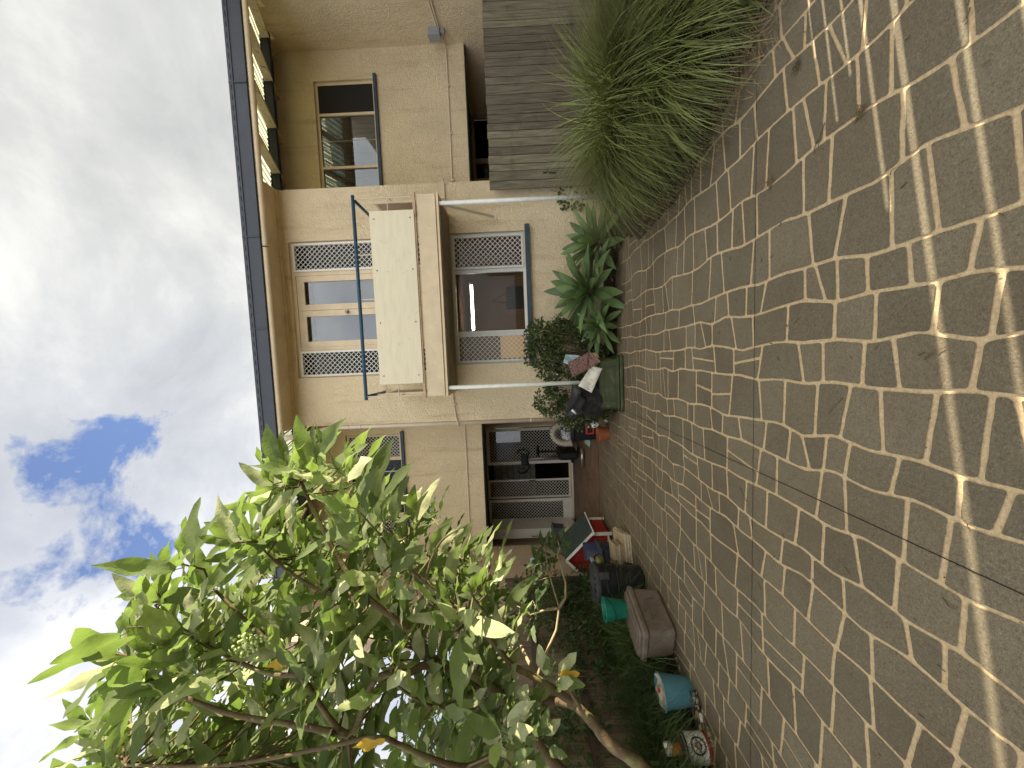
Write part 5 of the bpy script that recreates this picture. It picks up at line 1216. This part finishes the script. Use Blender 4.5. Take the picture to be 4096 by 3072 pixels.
# blue crate, stack of boards, cushion pack
bt = thing('blue_crate', (-3.28, 5.68, 0), 'navy blue plastic crate with a loose lid between kennel and black bin', 'crate')
mnb = plastic('navy_plastic', (0.018, 0.028, 0.062), 0.45, 0.2)
q = MB(); c_ = Vector((-3.25, 5.72, 0.17)); q.obox(c_, (0.25, 0.20, 0.17), rotz(0.12), 0, 0.03, 0.88); smooth_angle(q.build('crate_body', mnb, bt))
q = MB(); q.obox(c_+Vector((0, 0, 0.19)), (0.285, 0.235, 0.018), rotz(0.12), 0, 0.035); smooth_angle(q.build('rim', mnb, bt))
sheet('lid', (P(2340, 2248, 5.9), P(2440, 2180, 5.65), P(2430, 2165, 5.95), P(2332, 2170, 6.15)), mnb, bt, 8, 8, None, 0.02)
st_ = thing('board_stack', (-2.86, 5.42, 0), 'stack of cut pale edged boards and tiles beside the paving', 'boards')
rb = random.Random(4); q = MB(); q2 = MB(); z = 0.006
for i in range(6): th = rb.uniform(0.014, 0.026); (q if i % 2 else q2).obox((-2.86+rb.uniform(-.012, .012), 5.48+rb.uniform(-.012, .012), z+th/2), (0.19, 0.29, th/2-0.001), rotz(0.28+rb.uniform(-.03, .03))); z += th
for i in range(7): th = rb.uniform(0.012, 0.02); (q2 if i % 2 else q).obox((-2.92+rb.uniform(-.015, .015), 5.38+rb.uniform(-.015, .015), z+th/2), (0.13+rb.uniform(-.01, .01), 0.19+rb.uniform(-.015, .01), th/2-0.001), rotz(0.3+rb.uniform(-.05, .05))); z += th
q.build('board', mat('ply_edge', (0.42, 0.31, 0.18), 0.85, 0.35, 12), st_); q2.build('tile', mat('pale_edge', (0.60, 0.52, 0.38), 0.8, 0.25, 14), st_)
q = MB(); q.obox((-2.98, 5.16, z+0.03), (0.05, 0.075, 0.028), rotz(0.5), 0, 0.008); q.obox((-2.98, 5.16, z+0.066), (0.045, 0.06, 0.008), rotz(0.3), 0, 0.006)
tag(q.build('wood_offcut', mat('offcut', (0.20, 0.13, 0.07), 0.8, 0.5, 40), None, origin=(-2.98, 5.16, z)), 'small brown wood offcuts lying on top of the board stack', 'offcut')
q = MB(); c_ = P(2395, 2255, 5.3); q.obox(c_, (0.10, 0.07, 0.05), Matrix.Rotation(0.3, 3, 'Y'), 0, 0.03); 
tag(smooth_angle(q.build('printed_bag', mat('green_yellow_print', (0.18, 0.19, 0.06), 0.6, 0.6, 14), None, origin=c_-Vector((0, 0, 0.05))), 60), 'green and yellow plastic packet stuffed beside the navy crate', 'packet')
q = MB(); c_ = P(2368, 2240, 5.3); q.obox(c_, (0.012, 0.06, 0.02), rotz(0.1), 0, 0.0); q.obox(c_+Vector((0.0, 0, -0.022)), (0.012, 0.06, 0.002), rotz(0.1))
tag(q.build('paint_box', mat('pale_blue_card', (0.28, 0.48, 0.52), 0.6), None, origin=c_), 'slim pale blue carton on top of the packet', 'carton')

# black bin
bn_ = thing('rubbish_bin', (-3.02, 4.78, 0), 'round black ribbed plastic bin with fluted lid behind the taupe storage box', 'bin')
q = MB(); c_ = (-3.0, 4.78, 0); prof = [(0.001, 0.01), (0.165, 0.01), (0.18, 0.03)] + [(0.18+0.045*t_/10, 0.03+0.55*t_/10) for t_ in range(1, 11)] + [(0.235, 0.585), (0.235, 0.60)]
q.lathe(prof, c_, 40); smooth_angle(q.build('bin_body', plastic('black_plastic', (0.014, 0.014, 0.016), 0.38, 0.15, (0.05, 0.045, 0.04)), bn_), 30)
q = MB()
for zz in (0.2, 0.36, 0.50): q.lathe([(0.20+zz*0.062, zz-0.008), (0.212+zz*0.062-0.02+0.012, zz), (0.20+zz*0.062, zz+0.008)], c_, 40)
q.build('hoop', MATS['black_plastic'], bn_)
q = MB(); q.lathe([(0.245, 0.585), (0.25, 0.60), (0.245, 0.63), (0.21, 0.645), (0.08, 0.665), (0.001, 0.67)], c_, 40)
for k in range(16):
    a = 2*math.pi*k/16; q.obox((c_[0]+0.155*math.cos(a), c_[1]+0.155*math.sin(a), 0.657), (0.07, 0.006, 0.008), rotz(a))
smooth_angle(q.build('lid', plastic('dark_grey_lid', (0.035, 0.036, 0.036), 0.5, 0.3, (0.09, 0.085, 0.075)), bn_), 30)
q = MB(); q.obox((c_[0]+0.18, c_[1]-0.17, 0.53), (0.045, 0.012, 0.06), rotz(R(43)), 0, 0.01); q.build('handle', MATS['dark_grey_lid'], bn_)
# taupe box
tb = thing('storage_box', (-2.98, 4.0, 0), 'large dusty taupe plastic storage box with domed lid', 'storage box')
A_, B_, C_ = PZ(2632, 2342), PZ(2718, 2532), PZ(2702, 2628)
along = (A_-B_).normalized(); an = math.atan2(along.y, along.x); across = Vector((-along.y, along.x, 0))
L_, W_ = (A_-B_).length, 0.38
cc = B_+along*L_/2+across*W_/2
M_ = rotz(an); mt_ = plastic('taupe_plastic', (0.165, 0.125, 0.095), 0.55, 0.5, (0.26, 0.21, 0.16))
q = MB(); q.obox(cc+Vector((0, 0, 0.16)), (L_/2, W_/2, 0.155), M_, 0, 0.055, 0.93); smooth_angle(q.build('box_body', mt_, tb), 35)
q = MB(); q.obox(cc+Vector((0, 0, 0.335)), (L_/2+0.022, W_/2+0.022, 0.03), M_, 0, 0.06, 1.0); q.obox(cc+Vector((0, 0, 0.375)), (L_/2-0.012, W_/2-0.012, 0.02), M_, 0, 0.06); q.obox(cc+Vector((0, 0, 0.395)), (L_/2-0.05, W_/2-0.05, 0.012), M_, 0, 0.05)
smooth_angle(q.build('lid', mt_, tb), 35)
q = MB(); ctr = cc - across*(W_/2+0.001)
for (u0, u1, z0_, z1_) in ((-0.13, 0.13, 0.205, 0.212), (-0.13, -0.123, 0.10, 0.205), (0.123, 0.13, 0.10, 0.205)):
    q.obox(ctr+along*(u0+u1)/2+Vector((0, 0, (z0_+z1_)/2)), ((u1-u0)/2, 0.006, (z1_-z0_)/2), M_)
q.build('embossed_line', mt_, tb)
# buckets
def bucket(x, y, z0, r0, r1, h, color, label, cname, tilt=0, handle=True, hz=0.55):
    o_ = thing('bucket', (x, y, z0), label, 'bucket', 'plastic buckets'); q = MB(); Mt = Matrix.Rotation(tilt, 3, 'Y'); c_ = (x, y, z0)
    q.lathe([(0.001, 0.004), (r0-0.004, 0.004), (r0, 0.0), (r0+0.004, 0.01), (r1, h-0.02), (r1+0.006, h-0.018), (r1+0.009, h-0.004), (r1+0.004, h), (r1-0.004, h-0.004), (r0-0.002, 0.012), (0.001, 0.012)], c_, 40, Mt)
    mt = plastic(cname, color, 0.35, 0.18, tuple(min(1, k*1.8+0.05) for k in color)); smooth_angle(q.build('bucket_body', mt, o_), 35)
    if handle:
        q = MB(); pts = []
        for i in range(17):
            a = math.pi*i/16; v = Vector(((r1+0.012)*math.cos(a), -(r1+0.012)*math.sin(a)*0.98, h-0.03-0.075*math.sin(a))); pts.append(Vector(c_)+Mt @ v)
        q.tube(pts, 0.004, 6); q.build('handle', m_black, o_, True)
    return o_
ba = PZ(2508, 2440, 0.408)
bucket(ba.x-0.02, ba.y+0.05, 0.408, 0.088, 0.125, 0.25, (0.006, 0.155, 0.10), 'teal green bucket with black handle standing on the taupe box lid', 'teal_plastic')
bb = Vector((-3.27, 3.42, 0.004))
bucket(bb.x, bb.y, bb.z, 0.115, 0.15, 0.285, (0.075, 0.20, 0.235), 'sky blue bucket full of rags at the bed edge', 'sky_plastic', handle=False)
q = MB(); vs_ = []; n = 20
for i in range(n+1):
    for j in range(n*2):
        r = 0.14*i/n; a = math.pi*j/n; vs_.append(bb+Vector((r*math.cos(a), r*math.sin(a), 0.27+0.05*mathutils.noise.noise(Vector((r*math.cos(a)*12, r*math.sin(a)*12, 1)))+0.02*(1-i/n))))
q.add(vs_, [(i*2*n+j, (i+1)*2*n+j, (i+1)*2*n+(j+1) % (2*n), i*2*n+(j+1) % (2*n)) for i in range(n) for j in range(2*n)])
tag(q.build('rag', mat('dirty_rag', (0.42, 0.36, 0.25), 0.95, 0.55, 13, 0.6, 60, stain=((0.70, 0.66, 0.58), 7, 0.5, 0.8)), None, True, origin=bb+Vector((0, 0, 0.25))), 'dirty cream rags heaped in the sky blue bucket', 'rags')
q = MB(); q.ball(bb+Vector((0.07, -0.06, 0.315)), 0.018, 8, 0, (1.2, 1, .6)); tag(q.build('bottle_top', mat('red_gloss', (0.5, 0.01, 0.01), 0.3), None, True, origin=bb+Vector((0.07, -0.06, 0.30))), 'small red bottle cap lying on the rags', 'cap')
# clear bottle
b0, b1 = PZ(2772, 2760, 0.035), PZ(2812, 2888, 0.02)
bo = thing('plastic_bottle', b0, 'clear plastic bottle with white cap lying before the sky blue bucket', 'bottle')
def clearm():
    M = glassmat('clear_plastic', (0.80, 0.84, 0.82), 1.6); return M
q = MB(); dd = (b1-b0); q.tube([b0, b0+dd*0.04, b0+dd*0.45, b0+dd*0.60, b0+dd*0.72], [0.012, 0.034, 0.034, 0.022, 0.014], 18); q.build('bottle_body', clearm(), bo, True)
q = MB(); q.tube([b0+dd*0.72, b0+dd*0.80, b0+dd*1.0], [0.016, 0.02, 0.018], 14); q.build('cap', mat('grubby_white', (0.60, 0.56, 0.48), 0.6, 0.3, 30), bo, True)
# fuel tin with printed label, jar on top
tn0 = Vector((-3.50, 3.10, 0.006)); TR, TH = 0.112, 0.235
tn = thing('oil_tin', tn0, 'white round tin with a blue ring logo, black top band and red base', 'tin')
q = MB()
def band(r, z0_, z1_, mi): q.lathe([(r, z0_), (r, z1_)], tn0, 48, mi=mi)
band(TR+0.002, 0, 0.02, 1); q.lathe([(TR+0.002, 0.02), (TR, 0.021)], tn0, 48, mi=1); band(TR, 0.021, TH-0.045, 0); q.lathe([(TR, TH-0.045), (TR+0.001, TH-0.044)], tn0, 48, mi=2); band(TR+0.001, TH-0.044, TH, 2)
q.lathe([(TR+0.001, TH), (TR-0.004, TH+0.004), (TR-0.01, TH-0.004), (0.001, TH-0.004)], tn0, 48, mi=3); q.lathe([(0.001, 0), (TR+0.002, 0)], tn0, 48, mi=3)
smooth_angle(q.build('tin_body', [mat('label_white', (0.86, 0.82, 0.72), 0.4, 0.06, 20), mat('label_red', (0.38, 0.02, 0.015), 0.4), mat('label_black', (0.012, 0.012, 0.016), 0.4), mat('rusty_top', (0.12, 0.05, 0.03), 0.6, 0.4, 20)], tn), 30)
faceaz = math.atan2(-tn0.y, -tn0.x)+0.10      # label faces the camera side
def wrap(u, v, lift=0.0012):                  # u along the circumference (m, to the right seen from outside), v height
    a = faceaz + u/TR; return tn0+Vector(((TR+lift)*math.cos(a), (TR+lift)*math.sin(a), v))
def ringmark(q, r0, r1, cu, cv, a0=0, a1=360, lift=0.0012, n=48, mi=0):
    vs_ = []
    for i in range(n+1):
        a = R(a0+(a1-a0)*i/n)
        for r in (r0, r1): vs_.append(wrap(cu+r*math.cos(a), cv+r*math.sin(a), lift))
    q.add(vs_, [(2*i, 2*i+1, 2*i+3, 2*i+2) for i in range(n)], mi)
def polymark(q, pts, lift, mi=0):
    # subdivide in u so that it follows the curve
    us = [p[0] for p in pts]; cv = sum(p[1] for p in pts)/len(pts); cu = sum(us)/len(us); vs_ = [wrap(cu, cv, lift)]; ring = []
    for i in range(len(pts)):
        a, b_ = pts[i], pts[(i+1) % len(pts)]
        for k in range(6): ring.append((a[0]+(b_[0]-a[0])*k/6, a[1]+(b_[1]-a[1])*k/6))
    vs_ += [wrap(u, v, lift) for u, v in ring]; n = len(ring)
    q.add(vs_, [(0, 1+i, 1+(i+1) % n) for i in range(n)], mi)
dg = bpy.context.evaluated_depsgraph_get
def textpts(txt, size):
    cu = bpy.data.curves.new('t', 'FONT'); cu.body = txt; cu.size = size; cu.align_x = 'CENTER'; cu.align_y = 'CENTER'; cu.resolution_u = 2
    ob = bpy.data.objects.new('t', cu); C.objects.link(ob); bpy.context.view_layer.update()
    me = bpy.data.meshes.new_from_object(ob.evaluated_get(dg())); r = ([v.co.copy() for v in me.vertices], [tuple(p.vertices) for p in me.polygons])
    bpy.data.objects.remove(ob); bpy.data.meshes.remove(me); bpy.data.curves.remove(cu); return r
cu_, cv_ = 0.0, 0.098; RO, RI = 0.066, 0.050
q = MB(); ringmark(q, RI, RO, cu_, cv_, mi=0)
s_ = 1
polymark(q, [(-0.0, 0.05+cv_-0.002), (-0.022, cv_), (0, cv_-0.048), (0, cv_)], 0.0016, 1) if False else None
ang = R(8)
def rot(u, v): return (cu_+u*math.cos(ang)-v*math.sin(ang), cv_+u*math.sin(ang)+v*math.cos(ang))
polymark(q, [rot(-0.048, 0), rot(0, 0.034), rot(0.048, 0)], 0.0014, 1); polymark(q, [rot(-0.048, 0), rot(0.048, 0), rot(0, -0.034)], 0.0014, 0)
polymark(q, [rot(-0.080, -0.004), rot(-0.076, -0.011), rot(0.076, -0.011), rot(0.080, -0.004), rot(0.080, 0.004), rot(0.076, 0.011), rot(-0.076, 0.011), rot(-0.080, 0.004)], 0.0018, 3)
polymark(q, [rot(-0.077, -0.003), rot(-0.074, -0.009), rot(0.074, -0.009), rot(0.077, -0.003), rot(0.077, 0.003), rot(0.074, 0.009), rot(-0.074, 0.009), rot(-0.077, 0.003)], 0.0022, 2)
vs_, fs_ = textpts('BRIGGS&STRATTON', 0.0155)
q.add([wrap(*rot(v.x, v.y), 0.0026) for v in vs_], fs_, 0)
for word, a0, sgn in (('GENUINE', 90, 1), ('PARTS', 270, -1)):
    for i, ch in enumerate(word):
        vs_, fs_ = textpts(ch, 0.0135); k = i-(len(word)-1)/2; a = R(a0 - sgn*k*13.5); rr = (RI+RO)/2; t_ = a-R(90)*sgn
        q.add([wrap(cu_+rr*math.cos(a)+v.x*math.cos(t_)-v.y*math.sin(t_), cv_+rr*math.sin(a)+v.x*math.sin(t_)+v.y*math.cos(t_), 0.0016) for v in vs_], fs_, 2)
vs_, fs_ = textpts('4 LITRE FUEL CONTAINER', 0.0165); q.add([wrap(v.x, TH-0.022+v.y, 0.0026) for v in vs_], fs_, 2)
for (v0, v1) in ((TH-0.054, TH-0.052),): 
    pts = [(-0.16+0.32*i/40) for i in range(41)]; q.add([wrap(u, v, 0.0012) for u in pts for v in (v0, v1)], [(2*i, 2*i+2, 2*i+3, 2*i+1) for i in range(40)], 0)
q.add([wrap(-0.105, 0.022), wrap(-0.1035, 0.022), wrap(-0.1035, TH-0.052), wrap(-0.105, TH-0.052)], [(0, 1, 2, 3)], 0); polymark(q, [(-0.13, 0.075), (-0.124, 0.069), (-0.118, 0.075), (-0.124, 0.081)], 0.0014, 0)
q.build('printed_label', [mat('print_navy', (0.02, 0.022, 0.045), 0.5), mat('print_red', (0.45, 0.02, 0.03), 0.5), mat('print_white', (0.75, 0.72, 0.62), 0.5), mat('print_grey', (0.12, 0.12, 0.13), 0.5)], tn)
jr0 = tn0+Vector((0.0, -0.01, TH-0.002))
jr = thing('glass_jar', jr0, 'orange filled jar with pale lid standing on the white tin', 'jar')
q = MB(); q.lathe([(0.001, 0.002), (0.042, 0.002), (0.045, 0.03)], jr0, 24, mi=1); q.lathe([(0.045, 0.03), (0.045, 0.085), (0.04, 0.095)], jr0, 24, mi=0); smooth_angle(q.build('jar_body', [mat('amber_fill', (0.42, 0.19, 0.035), 0.3, 0.4, 30), mat('orange_plastic', (0.70, 0.13, 0.015), 0.4)], jr), 40)
q = MB(); q.lathe([(0.044, 0.092), (0.046, 0.10), (0.046, 0.122), (0.04, 0.126), (0.001, 0.126)], jr0, 24); smooth_angle(q.build('lid', mat('pale_lid', (0.52, 0.48, 0.36), 0.5, 0.2, 30), jr), 40)
q = MB(); q.obox(jr0+Vector((0.045, 0.0, 0.13)), (0.018, 0.012, 0.014), rotz(0.4)); q.obox(jr0+Vector((0.05, 0.0, 0.10)), (0.004, 0.03, 0.022), rotz(0.2)); q.build('paper_scrap', m_white, jr)

# shelf of odds and ends in the far left corner
sh = thing('wire_basket', (-3.6, 6.15, 0), 'low wire mesh basket on the soil left of the kennel', 'basket')
q = MB(); bx0, bx1, by0, by1 = -3.98, -3.5, 5.95, 6.22
for zz in (0.04, 0.10, 0.16, 0.22, 0.28):
    q.tube([(bx0, by0, zz), (bx1, by0, zz), (bx1, by1, zz), (bx0, by1, zz), (bx0, by0, zz)], 0.0035, 5)
for k in range(10): xx = bx0+(bx1-bx0)*k/9; q.tube([(xx, by0, 0.02), (xx, by0, 0.28)], 0.003, 5); q.tube([(xx, by1, 0.02), (xx, by1, 0.28)], 0.003, 5)
q.build('basket_wire', mat('grey_wire', (0.30, 0.29, 0.26), 0.5), sh)
tbx = Vector((-3.72, 7.5, 0.006))
tl_ = thing('side_table', tbx, 'black low table behind the kennel carrying boxes', 'table')
q = MB(); q.box(-4.0, -3.45, 7.3, 7.7, 0.42, 0.45); q.build('table_top', m_black, tl_)
for xx in (-3.98, -3.49):
    for yy in (7.32, 7.66): q = MB(); q.box(xx, xx+0.03, yy, yy+0.03, 0.0, 0.42); q.build('leg', m_black, tl_)
q = MB(); q.obox((-3.72, 7.5, 0.58), (0.24, 0.17, 0.13), rotz(0.05), 0, 0.02); tag(smooth_angle(q.build('white_box', mat('white_bag', (0.52, 0.47, 0.38), 0.8, 0.15, 6), None, origin=(-3.72, 7.5, 0.45))), 'off-white box on the low table behind the kennel', 'box')
q = MB(); q.obox((-3.90, 7.5, 0.78), (0.09, 0.15, 0.07), rotz(-0.1), 0, 0.02); tag(smooth_angle(q.build('grey_bag', mat('mauve_grey', (0.16, 0.14, 0.14), 0.8), None, origin=(-3.90, 7.5, 0.71))), 'grey fabric bag on the left of the off-white box', 'bag')
gt2 = thing('plastic_tub', (-3.55, 7.45, 0.71), 'slate grey open tub on top of the off-white box', 'tub', 'plastic tubs')
q = MB(); q.obox((-3.60, 7.45, 0.82), (0.16, 0.14, 0.11), None, 0, 0.03, 0.85); smooth_angle(q.build('tub_body', plastic('slate_plastic', (0.06, 0.065, 0.075), 0.5, 0.2), gt2))
q = MB(); q.obox((-3.60, 7.45, 0.935), (0.18, 0.16, 0.012), None, 0, 0.03); smooth_angle(q.build('rim', MATS['slate_plastic'], gt2))
rc = MB(); rr_ = random.Random(12)
for _ in range(9): rc.ball((-3.74+rr_.gauss(0, .04), 7.30+rr_.gauss(0, .02), 0.90+rr_.gauss(0, .04)), rr_.uniform(.03, .05), 7, 0, (1, .8, .8))
tag(rc.build('red_cloth', mat('dark_red_cloth', (0.24, 0.018, 0.02), 0.9, 0.4, 30), None, True, origin=(-3.74, 7.3, 0.85)), 'crumpled dark red cloth hanging from the slate tub', 'cloth')
q = MB(); a = P(2128, 2252, 6.0); q.box(a.x-0.08, a.x+0.09, 6.0, 6.01, a.z-0.16, a.z+0.03); tag(q.build('grey_card', mat('blue_grey_board', (0.36, 0.38, 0.40), 0.8), None, origin=(a.x, 6.0, a.z-0.16)), 'flat blue grey board leaning behind the sapling leaves', 'board')
